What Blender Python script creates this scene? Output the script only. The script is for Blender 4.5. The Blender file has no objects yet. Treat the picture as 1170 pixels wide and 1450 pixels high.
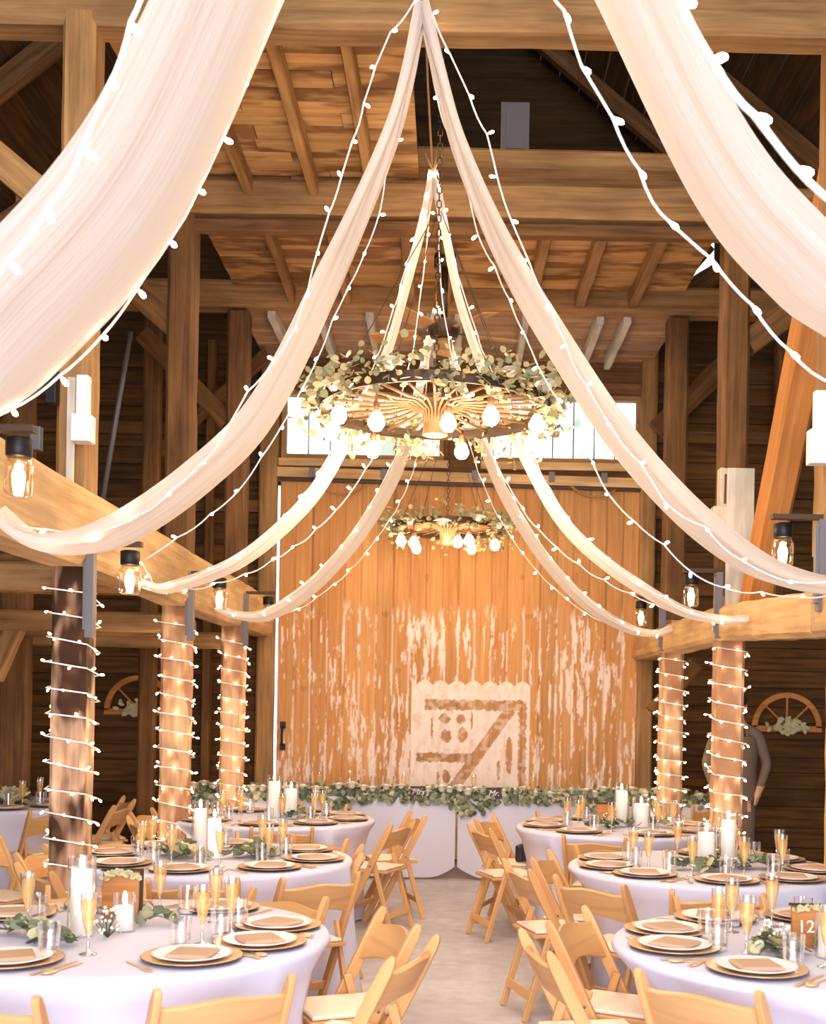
import bpy, bmesh, math, random
import numpy as np
from mathutils import Vector, Matrix
R = math.radians
rnd = random.Random(7)
scene = bpy.context.scene
col = scene.collection
PI = math.pi

# ------------------------------------------------------------------ camera model
FPX, CX, CY, ROLL, EYE = 1650.0, 640.0, 1005.0, R(1.0), 1.6
def at(px, py, d):
    """point at depth d (along the barn) that the lens sees at px, py of a 1170x1450 frame"""
    u, v = (px-CX)/FPX, (CY-py)/FPX
    c, s = math.cos(ROLL), math.sin(ROLL)
    return Vector((d*(u*c - v*s), d, EYE + d*(u*s + v*c)))

cam_d = bpy.data.cameras.new('camera'); cam = bpy.data.objects.new('camera', cam_d); col.objects.link(cam)
cam.location = (0, 0, EYE)
cam_d.sensor_fit = 'HORIZONTAL'; cam_d.sensor_width = 36; cam_d.lens = 36*FPX/1170
cam_d.shift_x = (585-CX)/1170; cam_d.shift_y = (CY-725)/1170
cs, sn = math.cos(ROLL), math.sin(ROLL)
right, up, back = Vector((cs, 0, sn)), Vector((-sn, 0, cs)), Vector((0, -1, 0))
m3 = Matrix((right, up, back)).transposed()
cam.rotation_euler = m3.to_euler()
cam_d.clip_start = 0.05
cam_d.dof.use_dof = True; cam_d.dof.focus_distance = 6.3; cam_d.dof.aperture_fstop = 5.0
scene.camera = cam

# ------------------------------------------------------------------ materials
MATS = {}
def srgb(r, g, b):
    f = lambda c: ((c/255)/12.92 if c/255 <= .04045 else (((c/255)+.055)/1.055)**2.4)
    return (f(r), f(g), f(b), 1)

class NT:
    def __init__(s, name):
        s.m = bpy.data.materials.new(name); s.m.use_nodes = True
        s.t = s.m.node_tree; s.t.nodes.clear(); MATS[name] = s.m
        s.out = s.n('ShaderNodeOutputMaterial')
    def n(s, typ, **kw):
        nd = s.t.nodes.new(typ)
        for k, v in kw.items():
            if k.startswith('i_'):
                key = k[2:].replace('_', ' ')
                nd.inputs[int(key) if key.isdigit() else key].default_value = v
            else: setattr(nd, k, v)
        return nd
    def l(s, a, b): s.t.links.new(a, b)
    def ramp(s, fac, stops):
        r = s.n('ShaderNodeValToRGB'); e = r.color_ramp.elements
        while len(e) < len(stops): e.new(.5)
        for i, (p, c) in enumerate(stops):
            e[i].position = p; e[i].color = c if len(c) == 4 else (*c, 1)
        s.l(fac, r.inputs[0]); return r.outputs[0]
    def mix(s, typ, fac, a, b):
        m = s.n('ShaderNodeMix', data_type='RGBA', blend_type=typ)
        if isinstance(fac, (int, float)): m.inputs[0].default_value = fac
        else: s.l(fac, m.inputs[0])
        for v, i in ((a, 6), (b, 7)):
            if isinstance(v, tuple): m.inputs[i].default_value = v
            else: s.l(v, m.inputs[i])
        return m.outputs[2]
    def bsdf(s, base, rough=.6, **kw):
        b = s.n('ShaderNodeBsdfPrincipled')
        if isinstance(base, tuple): b.inputs['Base Color'].default_value = base
        else: s.l(base, b.inputs['Base Color'])
        b.inputs['Roughness'].default_value = rough
        for k, v in kw.items(): b.inputs[k.replace('_', ' ')].default_value = v
        s.l(b.outputs[0], s.out.inputs[0]); return b

def wood(name, dark, light, sc=1.0, rough=.7, stain=None, bump=.25, blot=.35):
    k = NT(name)
    a = k.n('ShaderNodeAttribute', attribute_name='gc')
    mp = k.n('ShaderNodeMapping'); mp.inputs['Scale'].default_value = (1.3*sc, 26*sc, 26*sc); k.l(a.outputs['Vector'], mp.inputs[0])
    n1 = k.n('ShaderNodeTexNoise', i_Scale=1.0, i_Detail=5.0, i_Roughness=.62, i_Distortion=.5); k.l(mp.outputs[0], n1.inputs['Vector'])
    mp2 = k.n('ShaderNodeMapping'); mp2.inputs['Scale'].default_value = (1.1*sc, 3.2*sc, 3.2*sc); k.l(a.outputs['Vector'], mp2.inputs[0])
    n2 = k.n('ShaderNodeTexNoise', i_Scale=1.6, i_Detail=3.0, i_Roughness=.55); k.l(mp2.outputs[0], n2.inputs['Vector'])
    c = k.ramp(n1.outputs[0], [(.3, dark), (.7, light)])
    if stain:
        f = k.ramp(n2.outputs[0], [(.47, (0, 0, 0)), (.56, (1, 1, 1))])
        c = k.mix('MIX', f, c, stain)
    else:
        f = k.ramp(n2.outputs[0], [(.35, (1-blot,)*3), (.65, (1, 1, 1))])
        c = k.mix('MULTIPLY', 1.0, c, f)
    va = k.n('ShaderNodeAttribute', attribute_name='shade')
    c = k.mix('MULTIPLY', 1.0, c, va.outputs['Color'])
    b = k.bsdf(c, rough, Specular_IOR_Level=.3)
    if bump:
        bp = k.n('ShaderNodeBump', i_Strength=bump, i_Distance=.004); k.l(n1.outputs[0], bp.inputs['Height']); k.l(bp.outputs[0], b.inputs['Normal'])
    return k.m

def plain(name, c, rough=.5, **kw):
    k = NT(name); k.bsdf(c, rough, **kw); return k.m
def emit(name, c, s, sampling='AUTO'):
    k = NT(name); e = k.n('ShaderNodeEmission', i_Color=c, i_Strength=s); k.l(e.outputs[0], k.out.inputs[0])
    k.m.cycles.emission_sampling = sampling
    return k.m
def thin_glass(name, tint=(1, 1, 1, 1), gl=.08, rough=.03, add=0.0):
    k = NT(name)
    t = k.n('ShaderNodeBsdfTransparent', i_Color=tint); g = k.n('ShaderNodeBsdfGlossy', i_Roughness=rough, i_Color=(1, 1, 1, 1))
    lw = k.n('ShaderNodeLayerWeight', i_Blend=.35)
    ma = k.n('ShaderNodeMath', operation='MULTIPLY_ADD', i_1=.75, i_2=gl); k.l(lw.outputs['Facing'], ma.inputs[0])
    m = k.n('ShaderNodeMixShader'); k.l(ma.outputs[0], m.inputs[0]); k.l(t.outputs[0], m.inputs[1]); k.l(g.outputs[0], m.inputs[2])
    k.l(m.outputs[0], k.out.inputs[0]); return k.m

wood('plank_dark', srgb(70, 44, 16), srgb(128, 86, 38), .8, .8)
wood('ceiling_board', srgb(168, 122, 72), srgb(216, 170, 114), .8, .75, stain=srgb(136, 94, 54))
wood('ceiling_grey', srgb(160, 118, 84), srgb(214, 172, 132), .8, .75)
wood('timber', srgb(146, 102, 58), srgb(194, 148, 94), 1., .75)
wood('timber_dark', srgb(96, 62, 30), srgb(146, 102, 58), 1., .75)
wood('timber_pale', srgb(196, 148, 94), srgb(232, 192, 140), .8, .7)
wood('timber_red', srgb(184, 112, 50), srgb(222, 152, 84), .8, .7, blot=.2)
wood('bark_post', srgb(150, 112, 88), srgb(206, 170, 140), .7, .85, stain=srgb(58, 32, 18))
wood('post_pale', srgb(178, 134, 98), srgb(222, 184, 144), .8, .75, stain=srgb(160, 116, 86))
wood('chair_wood', srgb(208, 152, 96), srgb(226, 174, 116), .55, .38, bump=.05, blot=.08)
wood('white_wood', srgb(222, 204, 180), srgb(246, 234, 214), 1., .7)
wood('slab_wood', srgb(168, 104, 52), srgb(206, 140, 80), 1., .7)
wood('fan_blade', srgb(176, 120, 64), srgb(206, 152, 92), 1., .5)
plain('bark', srgb(62, 40, 22), .9)
plain('black_metal', srgb(38, 34, 36), .45, Metallic=.6)
plain('dark_steel', srgb(70, 50, 34), .5, Metallic=.4)
plain('grey_steel', srgb(112, 106, 108), .5, Metallic=.3)
plain('brass', srgb(158, 108, 68), .5, Metallic=.3)
plain('white_plastic', srgb(236, 232, 228), .5)
plain('cream_pad', srgb(244, 228, 206), .6)
plain('wire_white', srgb(244, 232, 222), .5)
plain('rope', srgb(180, 134, 82), .9)
plain('porcelain', srgb(248, 240, 236), .25)
plain('napkin_tan', srgb(190, 154, 126), .9)
plain('gold_metal', srgb(230, 186, 138), .3, Metallic=.35)
plain('rose_gold', srgb(224, 168, 130), .3, Metallic=.6)
plain('dark_rim', srgb(70, 40, 40), .5)
plain('wax', srgb(255, 244, 236), .5, Emission_Color=(1, .86, .74, 1), Emission_Strength=.45)  # faint emission stands in for candlelight showing through the wax
plain('leaf', srgb(140, 146, 116), .6)
plain('leaf_dark', srgb(92, 102, 72), .6)
plain('leaf_pale', srgb(196, 184, 142), .6)
plain('leaf_olive', srgb(158, 146, 104), .6)
plain('leaf_gold', srgb(206, 184, 130), .6)
plain('petal', srgb(250, 240, 222), .7)
plain('suit', srgb(128, 108, 92), .9)
plain('shirt', srgb(70, 52, 42), .9)
plain('skin', srgb(224, 172, 138), .55)
plain('hair', srgb(70, 44, 26), .7)
plain('shoe', srgb(50, 32, 22), .4)
plain('sign_black', srgb(46, 30, 26), .6)
plain('sign_white', srgb(250, 244, 240), .6)
plain('brass_dull', srgb(160, 120, 70), .5)
plain('clutch', srgb(40, 38, 54), .4)
thin_glass('glass', (1, .985, .97, 1), .16)
thin_glass('pane_glass', (.97, .99, 1, 1), .03)
thin_glass('amber_glass', (1, .9, .72, 1), .08)
emit('bulb_small', (1, .78, .50, 1), 55)
emit('bulb_big', (1, .78, .48, 1), 34)
emit('flame', (1, .74, .36, 1), 40)
def champagne():
    k = NT('champagne')
    t = k.n('ShaderNodeBsdfTransparent', i_Color=(1, .90, .68, 1)); d = k.n('ShaderNodeBsdfDiffuse', i_Color=srgb(252, 224, 160))
    tr = k.n('ShaderNodeBsdfTranslucent', i_Color=srgb(253, 226, 164))
    a = k.n('ShaderNodeAddShader'); k.l(d.outputs[0], a.inputs[0]); k.l(tr.outputs[0], a.inputs[1])
    m = k.n('ShaderNodeMixShader', i_0=.2); k.l(t.outputs[0], m.inputs[1]); k.l(a.outputs[0], m.inputs[2]); k.l(m.outputs[0], k.out.inputs[0])
champagne()
def fabric(name, c, tr, weave=0.0, rough=.9):
    k = NT(name)
    d = k.n('ShaderNodeBsdfDiffuse', i_Color=c); t = k.n('ShaderNodeBsdfTranslucent', i_Color=c)
    m = k.n('ShaderNodeMixShader', i_0=tr); k.l(d.outputs[0], m.inputs[1]); k.l(t.outputs[0], m.inputs[2]); k.l(m.outputs[0], k.out.inputs[0])
    if weave:
        a = k.n('ShaderNodeAttribute', attribute_name='gc')
        mp = k.n('ShaderNodeMapping'); mp.inputs['Scale'].default_value = (1.2, 30, 1); k.l(a.outputs['Vector'], mp.inputs[0])
        n = k.n('ShaderNodeTexNoise', i_Scale=1.0, i_Detail=4.0); k.l(mp.outputs[0], n.inputs['Vector'])
        b = k.n('ShaderNodeBump', i_Strength=weave, i_Distance=.02); k.l(n.outputs[0], b.inputs['Height'])
        k.l(b.outputs[0], d.inputs['Normal']); k.l(b.outputs[0], t.inputs['Normal'])
fabric('drape_cloth', srgb(254, 242, 232), .45, .35)
fabric('table_linen', srgb(224, 219, 234), .1)
def floor_mat():
    k = NT('concrete'); tc = k.n('ShaderNodeTexCoord')
    n = k.n('ShaderNodeTexNoise', i_Scale=1.4, i_Detail=7.0, i_Roughness=.65); k.l(tc.outputs['Object'], n.inputs['Vector'])
    n2 = k.n('ShaderNodeTexNoise', i_Scale=9.0, i_Detail=5.0); k.l(tc.outputs['Object'], n2.inputs['Vector'])
    c = k.ramp(n.outputs[0], [(.3, srgb(172, 166, 172)), (.7, srgb(210, 205, 212))])
    c = k.mix('MULTIPLY', .5, c, k.ramp(n2.outputs[0], [(.35, (.72, .7, .68)), (.62, (1, 1, 1))]))
    k.bsdf(c, .55)
floor_mat()
def door_mat():
    k = NT('barn_door')
    a = k.n('ShaderNodeAttribute', attribute_name='gc')
    mp = k.n('ShaderNodeMapping'); mp.inputs['Scale'].default_value = (1.4, 30, 1); k.l(a.outputs['Vector'], mp.inputs[0])
    n1 = k.n('ShaderNodeTexNoise', i_Scale=1.0, i_Detail=5.0, i_Roughness=.6, i_Distortion=.6); k.l(mp.outputs[0], n1.inputs['Vector'])
    c = k.ramp(n1.outputs[0], [(.3, srgb(190, 128, 72)), (.7, srgb(216, 158, 100))])
    va = k.n('ShaderNodeAttribute', attribute_name='shade'); c = k.mix('MULTIPLY', 1.0, c, va.outputs['Color'])
    p = k.n('ShaderNodeAttribute', attribute_name='paint')
    c = k.mix('MIX', p.outputs['Fac'], c, srgb(244, 222, 206))
    k.bsdf(c, .75, Specular_IOR_Level=.25)
door_mat()

# ------------------------------------------------------------------ mesh builder
class MB:
    def __init__(s):
        s.v, s.f, s.gc, s.sh, s.mi, s.sm = [], [], [], [], [], []
    def add(s, verts, faces, gc=None, shade=1.0, mi=0, smooth=False):
        o = len(s.v)
        s.v += [tuple(p) for p in verts]
        off = rnd.uniform(0, 40)
        g = gc if gc is not None else verts
        s.gc += [(p[0]+off, p[1]+off*.37, p[2]+off*.71) for p in g]
        sh = shade if isinstance(shade, (tuple, list)) else (shade,)*3
        s.sh += [(*sh, 1.0)]*len(verts)
        for f in faces:
            s.f.append(tuple(i+o for i in f)); s.mi.append(mi); s.sm.append(smooth)
    def hexa(s, P, axis=0, shade=1.0, mi=0):
        """8 points: index = ix*4+iy*2+iz"""
        L = [(P[4]-P[0]).length, (P[2]-P[0]).length, (P[1]-P[0]).length]
        g = []
        for i in range(8):
            c = [(i >> 2 & 1)*L[0], (i >> 1 & 1)*L[1], (i & 1)*L[2]]
            g.append((c[axis], c[(axis+1) % 3], c[(axis+2) % 3]))
        s.add(P, [(0, 1, 3, 2), (4, 6, 7, 5), (0, 4, 5, 1), (2, 3, 7, 6), (0, 2, 6, 4), (1, 5, 7, 3)], g, shade, mi)
    def box(s, x0, x1, y0, y1, z0, z1, shade=1.0, axis=None, mi=0, M=None):
        P = [Vector((x, y, z)) for x in (x0, x1) for y in (y0, y1) for z in (z0, z1)]
        if axis is None:
            d = [abs(x1-x0), abs(y1-y0), abs(z1-z0)]; axis = d.index(max(d))
        if M is not None: P = [M @ p for p in P]
        s.hexa(P, axis, shade, mi)
    def bar(s, a, b, w, h, upv=(0, 0, 1), shade=1.0, mi=0, sub=0, warp=0.0):
        """a rectangular bar from a to b; w across, h along upv"""
        a, b = Vector(a), Vector(b); d = (b-a).normalized(); u = Vector(upv)
        sd = d.cross(u)
        if sd.length < 1e-4: sd = d.cross(Vector((1, 0, 0)))
        sd.normalize(); u = sd.cross(d).normalized()
        if not sub:
            P = [p + sd*(i*w/2) + u*(j*h/2) for p in (a, b) for i in (-1, 1) for j in (-1, 1)]
            s.hexa(P, 0, shade, mi); return
        L = (b-a).length; ring = []; g = []
        for i in range(sub+1):
            t = i/sub; p = a.lerp(b, t)
            ww = w*(1+rnd.uniform(-warp, warp)); hh = h*(1+rnd.uniform(-warp, warp)); c = .12
            o = sd*rnd.uniform(-warp, warp)*w*.4 + u*rnd.uniform(-warp, warp)*h*.4
            for (x, y) in ((-.5+c, -.5), (.5-c, -.5), (.5, -.5+c), (.5, .5-c), (.5-c, .5), (-.5+c, .5), (-.5, .5-c), (-.5, -.5+c)):
                ring.append(p+o+sd*(x*ww)+u*(y*hh)); g.append((t*L, x*w, y*h))
        F = []
        for i in range(sub):
            for k in range(8):
                F.append((i*8+k, i*8+(k+1) % 8, i*8+8+(k+1) % 8, i*8+8+k))
        F.append(tuple(range(8))); F.append(tuple(range(sub*8+7, sub*8-1, -1)))
        s.add(ring, F, g, shade, mi)
    def tube(s, pts, r, n=6, mi=0, shade=1.0, cap=True):
        pts = [Vector(p) for p in pts]; V, F = [], []
        prev = None; N = len(pts)
        for i, p in enumerate(pts):
            d = (pts[min(i+1, N-1)] - pts[max(i-1, 0)])
            d = d.normalized() if d.length > 1e-9 else Vector((0, 0, 1))
            if prev is None:
                q = d.cross(Vector((0, 0, 1)))
                if q.length < 1e-3: q = d.cross(Vector((1, 0, 0)))
            else: q = prev - d*prev.dot(d)
            q.normalize(); prev = q; w = d.cross(q)
            rr = r(i/(N-1)) if callable(r) else r
            for k in range(n):
                a = 2*PI*k/n; V.append(p + q*(math.cos(a)*rr) + w*(math.sin(a)*rr))
        for i in range(N-1):
            for k in range(n):
                F.append((i*n+k, i*n+(k+1) % n, (i+1)*n+(k+1) % n, (i+1)*n+k))
        if cap: F.append(tuple(range(n-1, -1, -1))); F.append(tuple(range((N-1)*n, N*n)))
        s.add(V, F, None, shade, mi, True)
    def lathe(s, prof, n=20, c=(0, 0, 0), mi=0, shade=1.0, M=None, smooth=True):
        V, F = [], []
        for (r, z) in prof:
            for k in range(n):
                a = 2*PI*k/n; V.append(Vector((c[0]+r*math.cos(a), c[1]+r*math.sin(a), c[2]+z)))
        if M is not None: V = [M @ p for p in V]
        for i in range(len(prof)-1):
            for k in range(n):
                F.append((i*n+k, i*n+(k+1) % n, (i+1)*n+(k+1) % n, (i+1)*n+k))
        if prof[0][0] > 1e-5: F.append(tuple(range(n-1, -1, -1)))
        if prof[-1][0] > 1e-5: F.append(tuple(range((len(prof)-1)*n, len(prof)*n)))
        s.add(V, F, None, shade, mi, smooth)
    def ball(s, c, r, sx=1, sy=1, sz=1, n=8, mi=0, shade=1.0):
        prof = [(max(1e-6, r*math.sin(PI*i/6)), -r*math.cos(PI*i/6)) for i in range(7)]
        M = Matrix.Translation(c) @ Matrix.Diagonal((sx, sy, sz, 1))
        s.lathe(prof, n, mi=mi, shade=shade, M=M)
    def grid(s, P, nu, nv, gc=None, mi=0, shade=1.0, smooth=True, closed=False):
        F = []
        for i in range(nu-1):
            for j in range(nv if closed else nv-1):
                F.append((i*nv+j, i*nv+(j+1) % nv, (i+1)*nv+(j+1) % nv, (i+1)*nv+j))
        s.add(P, F, gc, shade, mi, smooth)
    def leaf(s, p, d, nrm, L, W, mi=0, shade=1.0):
        d = Vector(d).normalized(); n = Vector(nrm); sd = d.cross(n)
        if sd.length < 1e-3: sd = d.cross(Vector((.3, .5, .8)))
        sd.normalize(); n = sd.cross(d)
        V = [p]
        for (t, w) in ((.25, .8), (.6, 1.), (.88, .6)):
            V.append(p+d*(L*t)+sd*(W*w/2)+n*(.08*L*t)); V.append(p+d*(L*t)-sd*(W*w/2)+n*(.08*L*t))
        V.append(p+d*L)
        s.add(V, [(0, 1, 2), (1, 3, 4, 2), (3, 5, 6, 4), (5, 7, 6)], None, shade, mi, True)
    def mesh(s, name):
        me = bpy.data.meshes.new(name); me.from_pydata(s.v, [], s.f)
        a = me.attributes.new('gc', 'FLOAT_VECTOR', 'POINT'); a.data.foreach_set('vector', np.array(s.gc, dtype=np.float32).ravel())
        a = me.attributes.new('shade', 'FLOAT_COLOR', 'POINT'); a.data.foreach_set('color', np.array(s.sh, dtype=np.float32).ravel())
        me.polygons.foreach_set('material_index', s.mi); me.polygons.foreach_set('use_smooth', s.sm)
        me.update(); return me
    def build(s, name, mats, parent=None, bevel=0, label=None):
        me = s.mesh(name)
        for m in ([mats] if isinstance(mats, str) else mats): me.materials.append(MATS[m])
        o = bpy.data.objects.new(name, me); col.objects.link(o)
        if parent is not None: o.parent = parent
        if bevel:
            md = o.modifiers.new('bevel', 'BEVEL'); md.width = bevel; md.segments = 2; md.limit_method = 'ANGLE'; md.angle_limit = R(40)
        if label: o['label'] = label
        return o

def tag(o, label, cat, group=None):
    o['label'] = label; o['category'] = cat
    if group: o['group'] = group
    return o
def thing(name, label, cat, loc=(0, 0, 0), rz=0, group=None):
    o = bpy.data.objects.new(name, None); col.objects.link(o)
    o.location = loc; o.rotation_euler = (0, 0, rz); o.empty_display_size = .1
    return tag(o, label, cat, group)
def struct(o, label=None):
    o['kind'] = 'structure'
    if label: o['label'] = label
    return o
KIDS = {}
def copy_tree(o, parent=None):
    c = o.copy(); col.objects.link(c)
    if parent is not None: c.parent = parent
    for ch in KIDS.get(o.name) or [x for x in col.objects if x.parent == o]:
        copy_tree(ch, c)
    return c
def freeze(o):
    """remember the children of a prototype so that copies are quick"""
    KIDS[o.name] = [x for x in col.objects if x.parent == o]
    for k in KIDS[o.name]: freeze(k)
def catmull(P, n):
    P = [Vector(p) for p in P]; Q = [P[0]*2-P[1]] + P + [P[-1]*2-P[-2]]; out = []
    for i in range(1, len(Q)-2):
        for k in range(n):
            t = k/n; a, b, c, d = Q[i-1], Q[i], Q[i+1], Q[i+2]
            out.append(.5*((2*b)+(c-a)*t+(2*a-5*b+4*c-d)*t*t+(3*b-a-3*c+d)*t**3))
    out.append(P[-1]); return out
def resample(P, step=None, n=None):
    L = [0]
    for a, b in zip(P, P[1:]): L.append(L[-1]+(b-a).length)
    n = n or max(2, int(round(L[-1]/step))+1)
    out = []; j = 0
    for i in range(n):
        s = L[-1]*i/(n-1)
        while j < len(L)-2 and L[j+1] < s: j += 1
        t = (s-L[j])/max(1e-9, L[j+1]-L[j]); out.append(P[j].lerp(P[j+1], min(1, max(0, t))))
    return out

# ------------------------------------------------------------------ room shell
W = 1.91                      # half nave width (inner faces of the posts)
PY = [6.05, 8.4, 10.6]        # front faces of the three post bents
YW = 12.3                     # end wall
XO = 5.2                      # outer side walls
CZ = 5.42                     # loft boards
m = MB(); m.box(-XO, XO, -2.5, YW+.2, -.2, 0); struct(m.build('floor', 'concrete'))

def planks_h(m, x0, x1, z0, z1, y, t=.03, h=.2, lo=.7, hi=1.1):
    z = z0
    while z < z1-.01:
        hh = min(h*rnd.uniform(.8, 1.2), z1-z); s = rnd.uniform(lo, hi)
        m.box(x0, x1, y+rnd.uniform(-.008, .004), y+t, z+.004, z+hh-.004, s*1.0)
        z += hh
# end wall: aisle parts of horizontal planks, panel over the door, window openings left free
SL0, SL1 = -1.905, -1.845      # daylight slit beside the door
WZ0, WZ1 = 4.27, 4.89
m = MB()
planks_h(m, -XO, SL0, 0, 5.3, YW); planks_h(m, 2.0, XO, 0, 5.3, YW)
m.box(-XO, SL0, YW+.05, YW+.08, 0, 5.3, .3); m.box(2.0, XO, YW+.05, YW+.08, 0, 5.3, .3)
m.box(-XO, XO, YW+.05, YW+.08, 5.3, 6.0, .6); m.box(-XO, 2.25, YW+.05, YW+.08, 6.0, 6.7, .6); m.box(2.7, XO, YW+.05, YW+.08, 6.0, 6.7, .6)
m.box(-XO, XO, YW+.05, YW+.08, 6.7, 9.2, .5)
struct(m.build('wall_end', 'plank_dark'))
m = MB()
for (x0, x1, z0, z1) in ((SL0, 2.0, 4.02, WZ0), (SL0, 2.0, WZ1, 5.4)):
    planks_h(m, x0, x1, z0, z1, YW+.03, .05, .24, .9, 1.2)
for (x0, x1) in ((SL0, -1.8), (-.18, .36), (1.9, 2.0)): m.box(x0, x1, YW+.03, YW+.08, WZ0, WZ1, 1.05)
m.box(SL1+.02, 2.0, YW+.12, YW+.15, 0, 4.0, .6)
m.box(SL0, 2.0, YW+.1, YW+.15, 3.96, 4.03, .6)
struct(m.build('wall_end_gable', 'timber_dark'))
for sx, nm in ((-1, 'left'), (1, 'right')):
    m = MB(); z = 0
    while z < 4.9:
        hh = .2*rnd.uniform(.85, 1.2); s = rnd.uniform(.6, 1.0)
        m.box(sx*XO, sx*(XO+.04), -2.5, YW+.1, z, z+hh-.006, s, axis=1); z += hh
    struct(m.build('wall_'+nm, 'plank_dark'))
# roof slopes over the whole barn, seen dark through the opening in the loft
for sx, nm in ((-1, 'left'), (1, 'right')):
    m = MB(); n = 26
    for i in range(n):
        a, b = i/n, (i+1)/n-.002; s = rnd.uniform(.5, .85)
        P = [Vector((sx*(XO+.1)*(1-t), y, 4.85+4.3*t+dz)) for t in (a, b) for y in (-2.5, YW+.2) for dz in (0, .03)]
        m.hexa(P, 1, s)
    struct(m.build('ceiling_roof_'+nm, 'plank_dark'))
    for k in range(7):
        y = 2.5+k*1.55; m = MB()
        m.bar((sx*XO, y, 4.76), (0, y, 9.02), .1, .16, shade=rnd.uniform(.7, 1))
        struct(m.build('ceiling_rafter', 'timber_dark'), 'rough rafter under the dark roof boards')

# loft boards between the bents (boards run across the nave, joists run with it)
def loft(name, x0, x1, y0, y1, mat, z=CZ, lo=.8, hi=1.15):
    m = MB(); y = y0
    while y < y1-.02:
        w = min(rnd.uniform(.12, .2), y1-y); xs = [x0, x1] if rnd.random() < .5 else [x0, rnd.uniform(x0+.4, x1-.4), x1]
        for a, b in zip(xs, xs[1:]):
            m.box(a+.003, b-.003, y, y+w-.006, z+rnd.uniform(0, .012), z+.04, rnd.uniform(lo, hi), axis=0)
        y += w
    struct(m.build(name, mat))
loft('ceiling', -2.05, -.3, 6.2, 8.4, 'ceiling_board')
loft('ceiling', -2.05, 2.05, 8.45, 10.6, 'ceiling_board')
loft('ceiling', -2.05, 2.05, 10.8, YW+.02, 'ceiling_grey', 5.29, lo=.9)
def joist(x0, y0, x1, y1, w=.07, h=.14, mat='timber', z=CZ, s=None):
    m = MB(); m.bar((x0, y0, z-h/2-.002), (x1, y1, z-h/2-.002), w, h, shade=s or rnd.uniform(.85, 1.15), sub=6, warp=.06)
    struct(m.build('ceiling_joist', mat), 'joist carrying the loft boards')
for x in (-1.08, -.66, -1.55): joist(x, 6.2, x+.02, 8.4)
for x in (-1.5, -1.0, -.42, -.1, .68, 1.12, 1.6): joist(x, 8.45, x-.02, 10.6, .06+.04*rnd.random())
for x in (-1.72, -1.28, -.82, -.26, .0, .62, 1.3, 1.55): joist(x, 10.7, x, 12.1, .07, .13, 'white_wood', 5.29, s=.8)

# bents: posts, tie beams
def post(x, y, mat, label, sh=1.0, wx=.2, wy=.2, dx=0.0):
    t = thing('timber_post', label, 'post', (x, y+wy/2, 0))
    s = 1 if x > 0 else -1
    m = MB(); m.bar((0, 0, 0), (0, 0, 2.45), wx, wy, (0, 1, 0), sub=14, warp=.035, shade=sh); o = m.build('lower_shaft', mat, t); o.location.x = dx
    m = MB(); m.bar((0, 0, 2.45), (0, 0, 5.2), wx*.98, wy*.98, (0, 1, 0), sub=14, warp=.03, shade=.95); m.build('upper_shaft', 'timber_dark' if y > 7 else 'timber', t)
    return t
pl1 = post(-W-.09, PY[0], 'bark_post', 'barn post with dark stained bark patches and pale stripped wood, wrapped in lights', wx=.18)
pl2 = post(-W-.1, PY[1], 'post_pale', 'orange-brown barn post under the beam, standing between the dark patched post and head table')
pl3 = post(-W-.1, PY[2], 'post_pale', 'pale barn post wrapped in lights beside the white daylight slit', 1.12)
pr1 = post(W+.1, PY[0], 'timber_pale', 'pale barn post at picture edge carrying white switch boxes', dx=.09)
pr2 = post(W+.1, PY[1], 'post_pale', 'barn post with white painted upper section, hiding the standing man', 1.05)
pr3 = post(W+.1, PY[2], 'post_pale', 'slim barn post wrapped in lights beside the big barn door', .95)
for i, (y, mat, z, lab) in enumerate(((PY[0], 'timber', 5.15, 'big tie beam crossing above everything'), (PY[1]-.02, 'timber', 5.17, 'tie beam above the dark steel bar'), (PY[2], 'timber', 5.25, 'tie beam above the ceiling fan'))):
    m = MB(); m.bar((-3.2, y+.1, z+.11), (3.2, y+.1, z+.11), .2, .25, sub=18, warp=.03, shade=(.78, .95, 1)[i]); struct(m.build('tie_beam', mat), lab)
m = MB(); m.bar((-W-.02, 8.46, 5.08), (W+.02, 8.46, 5.08), .1, .09, sub=4); struct(m.build('cross_beam', 'timber_dark'), 'thin dark cross bar just under the tie beam')
m = MB(); m.bar((-.32, 8.6, 5.62), (2.1, 8.6, 5.60), .18, .2, sub=8, warp=.04); struct(m.build('loft_beam', 'timber'), 'beam edging the opening in the loft boards')
m = MB(); m.box(-.35, 2.1, 8.42, 8.5, 5.4, 5.52); struct(m.build('loft_beam', 'timber_dark'), 'board under the loft opening edge')
m = MB(); m.box(.3, .52, 9.0, 9.03, 5.9, 6.3); m.box(.34, .48, 8.99, 9.0, 5.94, 6.26); struct(m.build('trim_loft_panel', 'grey_steel'), 'grey metal panel in the dark loft')
# beams along the nave
def girt(pts, h, w, label, mat='timber_pale'):
    m = MB()
    for (a, b) in zip(pts, pts[1:]): m.bar(a, b, w, h, sub=16, warp=.03)
    return struct(m.build('girt_beam', mat), label)
girt([(-W-.1, .3, 2.49), (-W-.1, YW, 2.53)], .40, .245, 'heavy pale beam running along the dark patched post')
girt([(W+.1, .3, 2.05), (W+.1, 6.15, 2.14), (W+.1, 8.5, 2.26), (W+.1, YW, 2.28)], .25, .245, 'heavy pale beam on the white-topped post')
m = MB(); m.bar((-2.32, 1.0, 2.73), (-2.32, 8.2, 2.73), .3, .06, shade=1.1); m.bar((-2.2, 3.0, 2.78), (-2.2, 7.0, 2.78), .04, .12, shade=1.05); struct(m.build('ledge_board', 'timber_pale'), 'ledge board lying on the heavy beam')
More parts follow.
